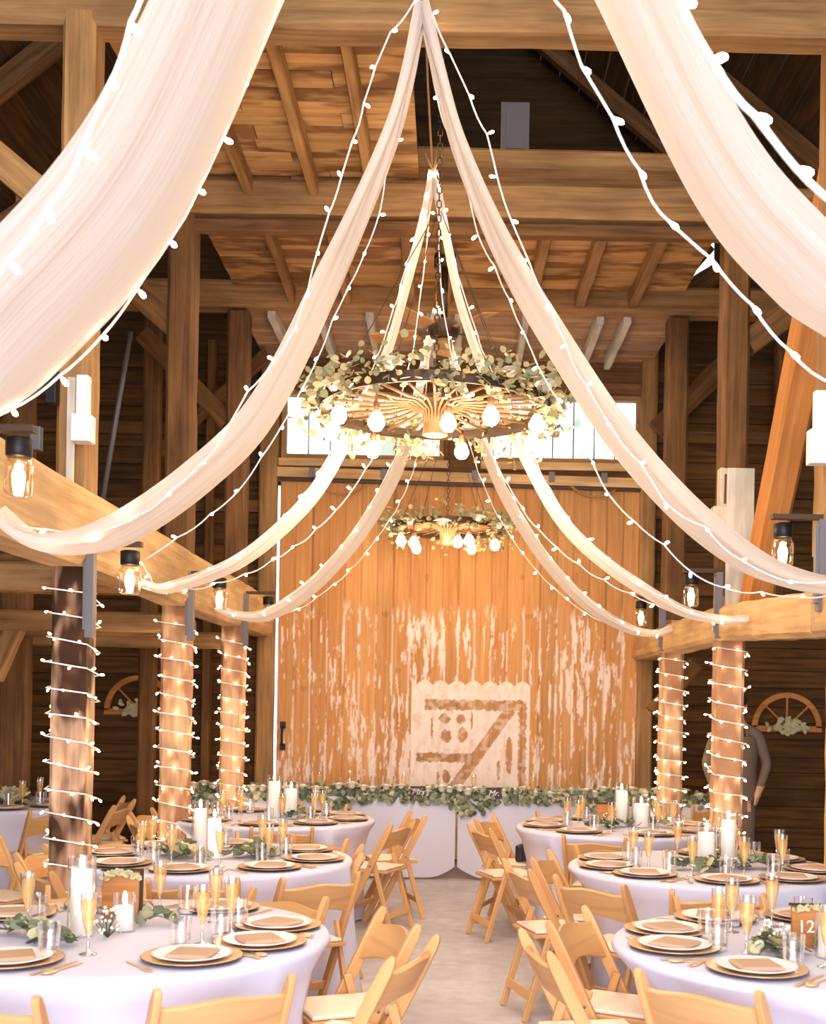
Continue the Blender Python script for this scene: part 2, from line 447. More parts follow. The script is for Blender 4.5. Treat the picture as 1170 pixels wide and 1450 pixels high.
# braces
def brace(a, b, w, h, mat, label, upv=(0, 0, 1)):
    m = MB(); m.bar(a, b, w, h, upv, sub=8, warp=.03); return struct(m.build('brace_beam', mat), label)
brace((2.12, 8.28, 2.25), (2.13, 6.3, 5.0), .2, .2, 'timber_red', 'leaning orange brace rising from the beam towards the ceiling', (1, 0, 0))
brace(at(1000, 345, 10.9), at(925, 425, 10.9), .1, .2, 'timber_dark', 'short brace before the loft light gap')
brace(at(1020, 385, 10.95), at(930, 440, 10.95), .1, .18, 'timber_dark', 'low brace under the loft light gap')
brace(at(1024, 520, 12.0), at(930, 610, 12.0), .1, .22, 'timber_dark', 'slanting brace behind the posts')
brace(at(985, 940, 11.4), at(925, 1010, 11.4), .12, .16, 'timber_dark', 'knee brace under the beam')
brace((-2.0, 8.5, 4.3), (-2.9, 8.5, 5.1), .12, .18, 'timber_dark', 'knee brace at the tie beam')
brace((-2.0, 6.15, 4.1), (-3.1, 6.15, 5.0), .1, .16, 'timber', 'knee brace at the big tie beam')
brace((-2.25, 6.6, 3.6), (-3.6, 6.6, 5.4), .14, .2, 'timber_dark', 'long brace in the side aisle roof')
brace((-3.4, 6.7, 3.7), (-2.3, 6.7, 4.5), .14, .2, 'timber_dark', 'crossed brace in the side aisle roof')
brace((2.1, 8.5, 4.3), (3.2, 8.5, 5.1), .12, .18, 'timber_dark', 'knee brace at the tie beam end')
brace((-2.1, 10.7, 4.2), (-2.9, 10.7, 5.0), .1, .16, 'timber_dark', 'knee brace at the far tie beam')
brace(at(380, 500, 12.0), at(225, 640, 12.0), .06, .14, 'timber_dark', 'thin brace on the dark end wall')
brace(at(30, 870, 8.6), at(-10, 960, 8.6), .1, .14, 'timber', 'knee brace under the aisle joist')
# aisle framing
for (px0, px1, y, mat, lab) in ((198, 222, 11.2, 'timber_dark', 'square post in the dark side aisle'), (365, 390, YW-.14, 'timber', 'door jamb post beside the white daylight slit'),
                          (906, 928, YW-.14, 'timber', 'door jamb post at the far side of the barn door'), (0, 42, 9.5, 'timber_dark', 'thick post standing in the dark side aisle'),
                          (1096, 1112, 11.9, 'timber_dark', 'thin stud on the dark end wall'), (288, 300, 12.1, 'timber_dark', 'thin stud under the heavy beam')):
    a, b = at(px0, 800, y), at(px1, 800, y); m = MB()
    m.bar(((a.x+b.x)/2, y+.06, 2.6 if px0 == 1096 else 0), ((a.x+b.x)/2, y+.06, 5.4), b.x-a.x, .12, (0, 1, 0), sub=12, warp=.03); struct(m.build('wall_post', mat), lab)
for k, (y, z) in enumerate(((6.2, 2.28), (8.5, 2.2), (9.4, 2.22), (10.7, 2.2))):
    m = MB(); m.bar((-XO, y+.1, z), (-W-.2, y+.1, z), .14, .15, sub=8, warp=.03); struct(m.build('aisle_joist', 'timber'), 'joist crossing the dark side aisle')
m = MB(); y = 6.4
while y < 8.3: m.box(-XO, -W-.3, y, y+.16, 2.38, 2.41, rnd.uniform(.8, 1.1), axis=0); y += .165
struct(m.build('ceiling_aisle', 'ceiling_board'))
for k in range(3):
    z = (2.9, 3.7, 4.5)[k]
    for sx in (-1, 1):
        m = MB(); m.bar((sx*XO, YW-.05, z), (sx*2.05, YW-.05, z), .08, .12, shade=.9); struct(m.build('wall_rail', 'timber_dark'), 'rail nailed across the dark end wall')

# windows over the door: frame, muntins, panes
for k, (x0, x1, ncell) in enumerate(((-1.8, -.18, 7), (.36, 1.9, 7))):
    m = MB(); f = .045
    m.box(x0, x1, YW-.02, YW+.09, WZ0-f, WZ0, 1.1); m.box(x0, x1, YW-.02, YW+.09, WZ1, WZ1+f, 1.1)
    m.box(x0-f, x0, YW-.02, YW+.09, WZ0-f, WZ1+f, 1.1); m.box(x1, x1+f, YW-.02, YW+.09, WZ0-f, WZ1+f, 1.1)
    w = struct(m.build('window_%d' % (k+1), 'timber'))
    m = MB()
    for i in range(1, ncell): x = x0+(x1-x0)*i/ncell; m.box(x-.006, x+.006, YW+.05, YW+.065, WZ0, WZ1)
    m.build('muntin', 'dark_steel', w)
    m = MB(); m.add([(x0, YW+.06, WZ0), (x1, YW+.06, WZ0), (x1, YW+.06, WZ1), (x0, YW+.06, WZ1)], [(0, 1, 2, 3)]); m.build('pane', 'pane_glass', w)
    m = MB(); m.box(x0-.1, x1+.1, YW-.05, YW+.03, WZ0-.13, WZ0-.05, 1.15); struct(m.build('trim_%d' % (k+1), 'timber_pale'), 'sill board under the high window')
m = MB(); m.box(2.25, 2.7, YW+.05, YW+.07, 6.0, 6.03); m.box(2.25, 2.28, YW+.05, YW+.07, 6.03, 6.7); w = struct(m.build('window_3', 'timber'))
m = MB(); m.add([(2.25, YW+.06, 6), (2.7, YW+.06, 6), (2.7, YW+.06, 6.7), (2.25, YW+.06, 6.7)], [(0, 1, 2, 3)]); m.build('pane', 'pane_glass', w)
# track over the sliding door
m = MB(); m.bar((-1.98, YW-.1, 4.06), (2.1, YW-.1, 4.0), .05, .1, shade=1.15); struct(m.build('trim_3', 'timber_pale'), 'pale sliding door track board')
m = MB(); m.bar((-1.98, YW-.09, 3.985), (2.1, YW-.09, 3.93), .04, .03); struct(m.build('trim_4', 'dark_steel'), 'dark metal edge of the door track')
for x in (-1.5, -.75, .2, 1.0, 1.55):
    m = MB(); m.box(x-.03, x+.03, YW-.15, YW-.12, 4.0, 4.1); struct(m.build('trim_5', 'grey_steel'), 'metal bracket on the door track')

# ---- sliding barn door with peeling paint
def vnoise(X, Y, seed):
    r = np.random.RandomState(seed); T = r.rand(256, 256)
    xi, yi = np.floor(X).astype(int), np.floor(Y).astype(int); fx, fy = X-xi, Y-yi
    fx, fy = fx*fx*(3-2*fx), fy*fy*(3-2*fy)
    g = lambda a, b: T[a % 256, b % 256]
    return (g(xi, yi)*(1-fx)+g(xi+1, yi)*fx)*(1-fy)+(g(xi, yi+1)*(1-fx)+g(xi+1, yi+1)*fx)*fy
def barn_door():
    x0, x1, z0, z1 = -1.84, 1.985, .03, 3.97
    nx, nz = 384, 396
    xs, zs = np.linspace(x0, x1, nx), np.linspace(z0, z1, nz)
    X, Z = np.meshgrid(xs, zs, indexing='ij')
    bw = .172; bi = np.floor((X-x0)/bw).astype(int); bx = (X-x0)/bw-bi
    rs = np.random.RandomState(3)
    tone = rs.uniform(.86, 1.1, 40)[bi]; hue = rs.uniform(.95, 1.05, 40)[bi]
    groove = np.minimum(bx, 1-bx) < .035
    Y = YW-.06 + rs.uniform(-.004, .004, 40)[bi] + np.where(groove, .01, 0)
    wx = X + .01*(vnoise(Z*9, X*3, 11)-.5)
    # flaked paint in streaks, strongest on the lower part and near board edges
    st = .55*vnoise(wx*34, Z*4.2, 1)+.3*vnoise(wx*80, Z*13, 2)+.15*vnoise(wx*150, Z*40, 4)
    patch = vnoise(X*2.2, Z*1.7, 5)*.6+vnoise(X*6, Z*4, 6)*.4
    edge = np.exp(-(np.minimum(bx, 1-bx)/.09)**2)
    top = 2.72+.12*(vnoise(X*6, Z*0+3, 8)-.5)
    low = np.clip((top-Z)/.15, 0, 1)
    dens = .20*patch + .17*edge*(.4+vnoise(X*0+bi*3.7, Z*2.5, 9)) + .10*np.clip((2.2-Z)/1.4, 0, 1) - .075
    # dense blotches beside the ghost door and in a few spots
    for (cx, cz, sx, sz, a) in ((-.35, 2.35, .3, .28, .16), (-1.05, 1.4, .12, .5, .1), (1.15, 1.9, .3, .35, .13), (-.55, .85, .25, .4, .14), (1.55, 1.95, .3, .16, .14), (1.5, .8, .25, .3, .08), (-1.3, 2.2, .1, .5, .08), (.3, 2.4, .7, .2, .06)):
        dens = dens + a*np.exp(-((X-cx)/sx)**2-((Z-cz)/sz)**2)
    paint = np.clip((st+dens-.72)/.10, 0, 1)*low
    seam = np.exp(-(np.minimum(bx, 1-bx)/.045)**2)*np.clip((vnoise(X*0+bi*2.3+np.round(bx)*2.3, Z*3.0, 91)+.5*vnoise(X*90, Z*22, 92)-.62)/.12, 0, 1)
    paint = np.maximum(paint, seam*low*.9)*.85
    # scalloped white outline and ghost of a small door with Z brace
    def rect(a, b, c, d, j=.012):
        n = j*(vnoise(X*40, Z*40, 21)-.5)*2
        return (X+n > a) & (X+n < b) & (Z+n > c) & (Z+n < d)
    def P(px, py):
        q = at(px, py, YW-.06); return q.x, q.z
    gx0, gz1 = P(583, 968); gx1, _ = P(752, 968); _, gz0 = P(640, 1160)
    scal = .05*np.abs(np.cos(PI*(X-x0)/bw))
    white = ((X > gx0) & (X < gx1) & (Z < gz1+scal-.01) & (Z > 0))
    wear = vnoise(X*30, Z*12, 31)*.6+vnoise(X*90, Z*50, 32)*.4
    paint = np.where(white, np.clip(1.35-wear*.8, .62, 1), paint)
    bare = np.zeros_like(X, bool); dark = np.ones_like(X)
    ax0, az1 = P(602, 990); ax1, az0 = P(736, 1007)
    b1 = rect(ax0, ax1, az0, az1); bare |= b1
    cx0, cz1 = P(590, 1066); cx1, cz0 = P(676, 1080); bare |= rect(cx0, cx1, cz0, cz1)
    (dx0, dz0), (dx1, dz1) = P(722, 1006), P(634, 1128)
    L = math.hypot(dx1-dx0, dz1-dz0); ux, uz = (dx1-dx0)/L, (dz1-dz0)/L
    tt = (X-dx0)*ux+(Z-dz0)*uz; dd = np.abs((X-dx0)*uz-(Z-dz0)*ux)
    diag = (tt > -.02) & (tt < L+.25) & (dd < .058+.006*(vnoise(X*40, Z*40, 41)-.5)); bare |= diag
    ex0, _ = P(735, 1000); ex1, _ = P(746, 1000); bare |= rect(ex0, ex1, .2, az0+.1)
    for (px, py, rx, rz) in ((629, 1017, .06, .06), (653, 1018, .045, .055), (632, 1042, .055, .07), (655, 1041, .05, .075), (721, 1070, .035, .2), (632, 1100, .04, .07), (706, 1090, .02, .1), (620, 1105, .015, .09), (668, 1020, .012, .1), (612, 1030, .012, .12)):
        qx, qz = P(px, py); bare |= (((X-qx)/rx)**2+((Z-qz)/rz)**2 < 1+.8*(vnoise(X*30, Z*30, 51)-.5)) & white & ~diag
    rub = np.clip((vnoise(X*26, Z*26, 61)-.45)*2.0, .06, .5)
    paint = np.where(bare, rub*.75, paint)
    line = (np.abs(dd-.062) < .007) & (tt > 0) & (tt < L+.2)
    for a, b, c, d in ((ax0, ax1, az0-.008, az0+.004), (ax0, ax1, az1-.004, az1+.008), (cx0, cx1, cz0-.008, cz0+.004), (cx0, cx1, cz1-.004, cz1+.008)): line |= rect(a, b, c, d, .003)
    shade = tone*np.where(groove, .72, 1)*np.where(line, .72, 1)*np.where(bare & white, .82, 1)
    kn = vnoise(X*7, Z*5, 71); shade = shade*np.where(kn > .96, .8, 1)
    shade = shade*(.93+.14*vnoise(X*3, Z*2, 72))
    V = np.stack([X, Y, Z], -1).reshape(-1, 3)
    i, j = np.meshgrid(np.arange(nx-1), np.arange(nz-1), indexing='ij'); a = (i*nz+j).ravel()
    F = np.stack([a, a+nz, a+nz+1, a+1], -1)
    me = bpy.data.meshes.new('door_1'); me.vertices.add(len(V)); me.vertices.foreach_set('co', V.ravel().astype(np.float32))
    me.loops.add(F.size); me.loops.foreach_set('vertex_index', F.ravel().astype(np.int32))
    me.polygons.add(len(F)); me.polygons.foreach_set('loop_start', np.arange(0, F.size, 4, dtype=np.int32)); me.update(calc_edges=True)
    gc = np.stack([Z+bi*3.1, X+bi*1.7, 0*X], -1).reshape(-1, 3)
    me.attributes.new('gc', 'FLOAT_VECTOR', 'POINT').data.foreach_set('vector', gc.ravel().astype(np.float32))
    sh = np.stack([shade, shade*hue, shade*hue*hue, shade*0+1], -1).reshape(-1)
    me.attributes.new('shade', 'FLOAT_COLOR', 'POINT').data.foreach_set('color', sh.astype(np.float32))
    me.attributes.new('paint', 'FLOAT', 'POINT').data.foreach_set('value', paint.ravel().astype(np.float32))
    me.materials.append(MATS['barn_door']); o = bpy.data.objects.new('door_1', me); col.objects.link(o)
    struct(o, 'wide sliding barn door of vertical boards with peeling white paint')
    p = at(400, 1042, YW-.1); m = MB()
    m.tube([p+Vector((0, .03, .1)), p+Vector((0, -.03, .08)), p+Vector((0, -.04, 0)), p+Vector((0, -.03, -.08)), p+Vector((0, .03, -.1))], .012)
    m.box(p.x-.03, p.x+.03, p.y+.02, p.y+.035, p.z+.08, p.z+.15); m.box(p.x-.03, p.x+.03, p.y+.02, p.y+.035, p.z-.15, p.z-.08)
    m.build('door_handle', 'black_metal', o)
barn_door()
# drooping ropes along the top of the door
for (a, b, dz, lab) in ((at(455, 690, YW-.12), at(520, 686, YW-.12), .09, 'rope loop hanging at the window side of the door top'), (at(808, 688, YW-.12), at(872, 694, YW-.12), .09, 'rope loop hanging near the door bracket')):
    m = MB(); m.tube([a.lerp(b, t)+Vector((0, 0, -dz*4*t*(1-t))) for t in np.linspace(0, 1, 10)], .012); tag(m.build('rope', 'rope'), lab, 'rope')

# half-round window frames on the end wall
def half_round(px, py, r, label, lz):
    p = at(px, py, YW-.08); t = thing('arched_window_frame', label, 'window frame', p)
    m = MB(); n = 20; P = []
    for i in range(n+1):
        a = PI*i/n
        for (rr, dy) in ((r-.055, -.02), (r, -.02), (r, .02), (r-.055, .02)): P.append(Vector((rr*math.cos(a), dy, rr*math.sin(a))))
    m.grid(P, n+1, 4, closed=True, smooth=False); m.box(-r, r, -.02, .02, -.045, .015); m.build('frame', 'timber_red', t)
    for a in (45, 90, 135):
        m = MB(); m.bar((.05*math.cos(R(a)), 0, .05*math.sin(R(a))), ((r-.04)*math.cos(R(a)), 0, (r-.04)*math.sin(R(a))), .018, .02, (0, 1, 0)); m.build('spoke', 'timber_red', t)
    m = MB()
    for i in range(70):
        a = rnd.uniform(0, 2*PI); q = Vector((rnd.gauss(0, .08), -.05, rnd.gauss(.02, .03))); m.leaf(q, (math.cos(a), -.3, math.sin(a)), (0, -1, .3), .07, .04, shade=rnd.uniform(.6, 1.1))
    g = m.build('dried_leaf_bunch', 'leaf_pale'); g.location = p+Vector((0, -.02, 0)); tag(g, lz, 'dried bunch')
half_round(1114, 1030, .365, 'half-round wooden window frame with spokes hung beside the standing man', 'dried leaf bunch on the half-round frame beside the man')
half_round(198, 1006, .37, 'half-round wooden window frame with spokes behind the orange-brown post', 'dried leaf bunch on the half-round frame behind the post')

# electrical bits on the posts
def gadget(name, label, cat, px0, px1, py0, py1, y, mat, th=.04, parts=()):
    a, b = at(px0, py1, y), at(px1, py0, y); m = MB(); m.box(a.x, b.x, y-th, y, a.z, b.z)
    o = m.build(name, mat, bevel=.006); tag(o, label, cat); return o
gadget('speaker_box', 'small black box screwed to the dark patched post', 'box', 68, 85, 528, 575, 6.03, 'black_metal', .06)
gadget('paint_board', 'white flaking board strip on the dark patched post', 'board', 94, 108, 535, 690, 6.03, 'white_wood', .02)
gadget('conduit_box', 'white switch box on the pale edge of the dark patched post', 'switch box', 108, 136, 592, 630, 6.02, 'white_plastic', .1)
gadget('cable_cover', 'white cable cover rising above the switch box', 'cable cover', 112, 130, 535, 592, 6.02, 'white_plastic', .06)
gadget('junction_box', 'grey junction box at the back edge of the dark patched post', 'junction box', 46, 62, 606, 640, 6.2, 'grey_steel', .05)
gadget('conduit_box', 'white switch box on the post at the picture edge', 'switch box', 1141, 1175, 612, 660, 6.02, 'white_plastic', .08)
gadget('cable_cover', 'white cable cover above the switch box at the picture edge', 'cable cover', 1150, 1172, 556, 612, 6.02, 'white_plastic', .05)
gadget('paint_board', 'tall cream board on the post hiding the man', 'board', 1026, 1068, 664, 872, 8.392, 'white_wood', .03)
gadget('paint_board', 'narrow cream board beside the cream post section', 'board', 1015, 1027, 666, 722, 8.5, 'white_wood', .1)
gadget('paint_board', 'short cream block beside the cream post section', 'board', 1006, 1028, 720, 748, 8.5, 'white_wood', .1)
gadget('paint_board', 'small wood block by the bracket lamp of the orange-brown post', 'board', 258, 268, 755, 805, 8.5, 'timber_pale', .06)
m = MB(); m.tube([at(143, 722, 9.6), at(168, 570, 9.6), at(185, 470, 9.6)], .022); tag(m.build('pipe', 'grey_steel'), 'grey metal pipe leaning in the dark side aisle', 'pipe')

# ------------------------------------------------------------------ fairy lights
def bulb_mesh(scale=1.0):
    m = MB(); s = scale
    m.tube([(0, 0, 0), (0, 0, -.014*s)], .005*s, 5, mi=0)
    m.lathe([(.001, -.037*s), (.005*s, -.034*s), (.0072*s, -.026*s), (.0055*s, -.014*s), (.004*s, -.012*s)], 7, mi=1)
    me = m.mesh('bulb'); me.materials.append(MATS['wire_white']); me.materials.append(MATS['bulb_small']); return me
BULB = bulb_mesh()
BULBS = 0
def fairy(pts, label, group, spacing=.19, wire=.0045, bs=1.0, dirf=None, sag=.012, skip=0, cat='fairy lights', exact=False):
    global BULBS
    t = thing('fairy_light_string', label, cat, (0, 0, 0), 0, group)
    K = resample(pts, spacing); path = []
    for i, (a, b) in enumerate(zip(K, K[1:])):
        j = Vector((rnd.uniform(-1, 1), rnd.uniform(-1, 1), rnd.uniform(-1, 1)))*.006
        for k in range(4):
            q = k/4; path.append(a.lerp(b, q)+Vector((0, 0, -sag*4*q*(1-q)))+j*math.sin(PI*q))
    path.append(K[-1])
    if exact: path = pts
    m = MB(); m.tube(path, wire, 5); m.build('wire', 'wire_white', t)
    n = 0
    for i, p in enumerate(K[skip:-1]):
        if n >= 98: break
        d = dirf(i, p) if dirf else Vector((rnd.uniform(-1, 1), rnd.uniform(-1.1, .2), rnd.uniform(-1, .5)))
        d = Vector(d).normalized()
        o = bpy.data.objects.new('bulb', BULB); col.objects.link(o); o.parent = t; o.location = p
        o.rotation_mode = 'QUATERNION'; o.rotation_quaternion = (-d).to_track_quat('Z', 'Y'); o.scale = (bs,)*3; n += 1
    BULBS += n
    return t
def wrap_post(x, y, wx, label, pitch=.13, z0=.25, z1=2.2, wy=.2):
    P = []; hx, hy = wx/2+.015, wy/2+.015; z = z1; cyc = [(-hx, -hy), (hx, -hy), (hx, hy), (-hx, hy)]
    i = 0; per = 2*(wx+wy); seg = [wx, wy, wx, wy]
    while z > z0:
        c = cyc[i % 4]; P.append(Vector((x+c[0], y+wy/2+c[1], z+rnd.uniform(-.008, .008)))); z -= pitch*seg[i % 4]/per; i += 1
    K = []
    for a, b in zip(P, P[1:]):
        for k in range(6): K.append(a.lerp(b, k/6))
    cx, cy = x, y+wy/2
    def d(i, p):
        o = Vector((p.x-cx, p.y-cy, 0))
        if abs(o.x)/hx > abs(o.y)/hy: n = Vector((math.copysign(1, o.x), 0, 0))
        else: n = Vector((0, math.copysign(1, o.y), 0))
        return n*.7+Vector((rnd.uniform(-.6, .6), rnd.uniform(-.6, .2), rnd.uniform(-.9, .6)))
    fairy(K, label, 'fairy lights wound round the barn posts', .14, .0042, .85, d, .0, exact=True)
wrap_post(-W-.09, PY[0], .18, 'fairy lights wound round the dark patched barn post')
wrap_post(-W-.1, PY[1], .2, 'fairy lights wound round the orange-brown barn post')
wrap_post(-W-.1, PY[2], .2, 'fairy lights wound round the pale post beside the daylight slit')
wrap_post(W+.1, PY[1], .2, 'fairy lights wound round the post hiding the man', z1=2.08)
wrap_post(W+.1, PY[2], .2, 'fairy lights wound round the slim post beside the barn door', z1=2.1)

# ------------------------------------------------------------------ drapes
def drape(far, w0, label, w_ap=.05, w_end=.2, fold=.018, lift=0.0):
    """a strip of cloth from the apex down to the beam; far = its far edge"""
    C = resample(catmull(far, 8), n=80); nv = 26; P, g = [], []
    near = []
    for i, p in enumerate(C):
        t = i/79; w = w_ap+(w0-w_ap)*min(1, (t/.42))**.8
        if t > .8: w = w0+(w_end-w0)*((t-.8)/.2)**1.5
        tang = (C[min(i+1, 79)]-C[max(i-1, 0)]).normalized(); nrm = tang.cross(Vector((0, 1, 0))).normalized()
        if nrm.z > 0: nrm = -nrm
        gather = 1-min(1, w/w0)
        for j in range(nv):
            v = j/(nv-1)
            f = fold*(.35+1.4*gather)*(math.sin(v*17+1.3*math.sin(t*5+v*3))+.5*math.sin(v*37+t*4))
            bag = .10*w*math.sin(PI*v)
            P.append(p+Vector((0, -w*v, 0))+nrm*(f+bag)+Vector((0, 0, lift*v*w))); g.append((t*4, v*w0, 0))
        near.append(p+Vector((0, -w, 0)))
    m = MB(); m.grid(P, 80, nv, g)
    tag(m.build('fabric_drape', 'drape_cloth'), label, 'drape', 'white fabric drapes swagged from the ridge')
    return C, near
def pl(pts):      # pixel polyline with depths
    n = len(pts); return [at(*p) for p in pts]
def dd(pts, d0, d1, k=1.0):
    n = len(pts)-1; return [at(x, y, d0+(d1-d0)*(i/n)**k) for i, (x, y) in enumerate(pts)]
V3 = lambda *a: Vector(a)
A_L = drape([V3(-.22, 4.0, 5.35), V3(-.40, 4.0, 4.65)] + dd([(400, 0), (250, 330), (100, 510), (0, 585)], 4.0, 4.0) + [V3(-1.86, 3.8, 2.5)], .88, 'widest white drape, sweeping overhead above the dark patched post', w_end=.5, fold=.012)
A_R = drape([V3(-.20, 4.0, 5.35), V3(.10, 4.0, 4.75)] + dd([(845, 0), (985, 290), (1090, 420), (1170, 480)], 4.0, 4.0) + [V3(1.86, 3.9, 2.5)], .62, 'wide white drape sweeping overhead past the leaning orange brace', w_end=.4, fold=.012)
bl = [(597, 8), (575, 130), (545, 240), (470, 430), (385, 600), (300, 690), (200, 760), (130, 778), (60, 765), (0, 722)]
br = [(599, 8), (630, 140), (660, 250), (720, 400), (790, 520), (870, 640), (960, 740), (1040, 800), (1110, 825), (1185, 834)]
B_L = drape(dd(bl, 6.0, 4.65, 1.8), .55, 'white drape from the big tie beam down to the dark patched post', fold=.014, w_end=.12)
B_R = drape(dd(br, 6.0, 5.6), .55, 'white drape from the big tie beam crossing before the leaning brace', fold=.014, w_end=.3)
cl = [(613, 245), (603, 300), (575, 410), (548, 510), (515, 590), (490, 640), (440, 718), (350, 797), (255, 833), (215, 828), (175, 815)]
cr = [(614, 245), (632, 330), (652, 430), (684, 530), (712, 590), (735, 640), (790, 740), (860, 808), (950, 862), (1010, 876), (1055, 876)]
C_L = drape(dd(cl, 8.2, 6.6, 1.6), .38, 'narrow white drape behind the wheel chandelier ending on the beam by the orange-brown post', fold=.014, w_end=.1)
C_R = drape(dd(cr, 8.2, 7.5), .40, 'narrow white drape behind the wheel chandelier ending under the bracket lamp on the white-topped post', fold=.014, w_end=.12)
dl = [(618, 440), (606, 490), (592, 560), (578, 630), (548, 705), (495, 785), (435, 845), (385, 872), (340, 870), (308, 860)]
dr = [(620, 440), (640, 500), (662, 570), (690, 650), (722, 722), (772, 800), (830, 860), (885, 890), (925, 896), (950, 890)]
D_L = drape(dd(dl, 10.4, 9.25, 1.5), .62, 'short white drape near the barn door ending at the daylight slit post', fold=.014, w_end=.1)
D_R = drape(dd(dr, 10.4, 10.1), .55, 'short white drape near the barn door ending at the slim post', fold=.014, w_end=.1)
# strings on the drapes
GS = 'fairy lights strung along the drapes'
def off(pts, fx, fy, fz):
    n = len(pts)-1; return [p+Vector((fx(i/n), fy(i/n), fz(i/n))) for i, p in enumerate(pts)]
bump = lambda a: (lambda t: a*math.sin(PI*min(1, t*1.1)) if t < .9 else a*.15)
cst = lambda a: (lambda t: a)
down = lambda i, p: Vector((rnd.uniform(.2, 1), rnd.uniform(-.8, 0), rnd.uniform(-1, -.2)))
fairy(resample(catmull(dd([(215, -60), (165, 90), (130, 180), (80, 275), (15, 365), (-60, 440)], 2.98, 2.92), 6), .05), 'thick fairy light wire lying on the wide overhead drape', GS, .185, .0075, 1.35, down)
fairy(resample(catmull(dd([(400, -120), (340, 120), (285, 257), (250, 322), (156, 462), (92, 525), (30, 572), (-60, 612)], 3.95, 3.9), 6), .05), 'fairy lights peeping below the lower hem of the wide overhead drape', GS, .2, .005, 1.25, down)
fairy(resample(catmull(dd([(760, -60), (795, 5), (830, 110), (880, 185), (905, 240), (950, 318), (1012, 370), (1065, 432), (1110, 490), (1185, 545)], 3.4, 3.4), 6), .05), 'fairy light wire sagging beside the overhead drape, crossing the leaning brace', GS, .165, .0045, 1.1, down)
fairy(resample(catmull(dd([(905, -80), (965, 5), (1010, 88), (1072, 168), (1138, 250), (1200, 300)], 2.55, 2.55), 6), .05), 'thickest fairy light wire at the top corner above the overhead drape', GS, .16, .0085, 1.3, down)
fairy(resample(catmull(dd([(585, 5), (550, 50), (520, 130), (487, 240), (470, 290), (447, 365), (432, 425), (405, 490), (355, 548), (325, 600), (302, 640), (262, 672), (225, 712), (170, 742), (115, 757), (60, 748), (0, 736)], 5.4, 4.75), 5), .05), 'fairy lights looping outside the drape by the dark patched post', GS, .19, .0042, 1.0)
fairy(resample(catmull(dd([(590, 40), (572, 160), (548, 240), (538, 300), (507, 380), (476, 440), (445, 520), (422, 560), (388, 622), (352, 672), (330, 705), (295, 730), (250, 762), (205, 792)], 6.02, 5.9), 5), .05), 'fairy lights hanging off the inner hem of the drape by the dark patched post', GS, .2, .0038, 1.0)
fairy(resample(catmull(dd([(612, 20), (655, 115), (690, 190), (712, 280), (745, 360), (777, 432), (830, 545), (880, 625), (917, 667), (945, 715), (995, 742), (1030, 775), (1080, 815), (1140, 824), (1185, 822)], 5.4, 5.0), 5), .05), 'fairy lights lying on the drape that crosses the leaning brace', GS, .21, .0042, 1.0)
fairy(resample(catmull(dd([(602, 40), (615, 120), (638, 200), (660, 245), (667, 293), (680, 340), (702, 378), (722, 425), (745, 478), (768, 530), (802, 585), (835, 645), (870, 712), (912, 748), (945, 775), (982, 812), (1025, 832), (1080, 838), (1120, 845), (1185, 840)], 6.0, 5.8), 5), .05), 'fairy lights swinging inside the drape that crosses the leaning brace', GS, .19, .0042, 1.1)
def edge_strings(D, who, s):
    far, near = D
    fairy(resample(off(near, bump(-s*.02), cst(-.03), cst(-.02)), .05), 'fairy lights on the outer hem of '+who, GS, .2, .004, 1.1)
    fairy(resample(off(far[2:], bump(s*.17), cst(0), bump(-.05)), .05), 'fairy lights hanging loose inside '+who, GS, .19, .004, 1.1)
edge_strings(C_L, 'the narrow drape by the orange-brown post', 1)
edge_strings(C_R, 'the narrow drape by the white-topped post', -1)
edge_strings(D_L, 'the short drape by the daylight slit', .6)
edge_strings(D_R, 'the short drape by the slim post', -.6)
# strings along the beams
fairy([at(150, 770, 6.6), at(185, 792, 6.7), at(205, 800, 6.9), at(220, 830, 7.0)], 'fairy light tail dangling on the heavy beam above the dark patched post', GS, .09, .004, 1)
# ropes that carry the narrow drapes
m = MB(); m.tube([at(613, 248, 8.2), at(606, 120, 8.2), at(603, 40, 8.2)], .009); tag(m.build('hanging_rope', 'rope'), 'thin rope holding the tip of the narrow drapes', 'rope')
m = MB(); m.tube([at(619, 442, 10.35), at(614, 340, 10.3)], .008); tag(m.build('hanging_rope', 'rope'), 'thin rope holding the tip of the short drapes near the fan', 'rope')
m = MB(); p = at(614, 243, 8.15)
for a in (-.5, .5, .2): m.tube([p, p+Vector((a*.12, -.02, .12))], .006)
tag(m.build('hanging_knot', 'rope'), 'knotted rope ends at the drape tip', 'rope')

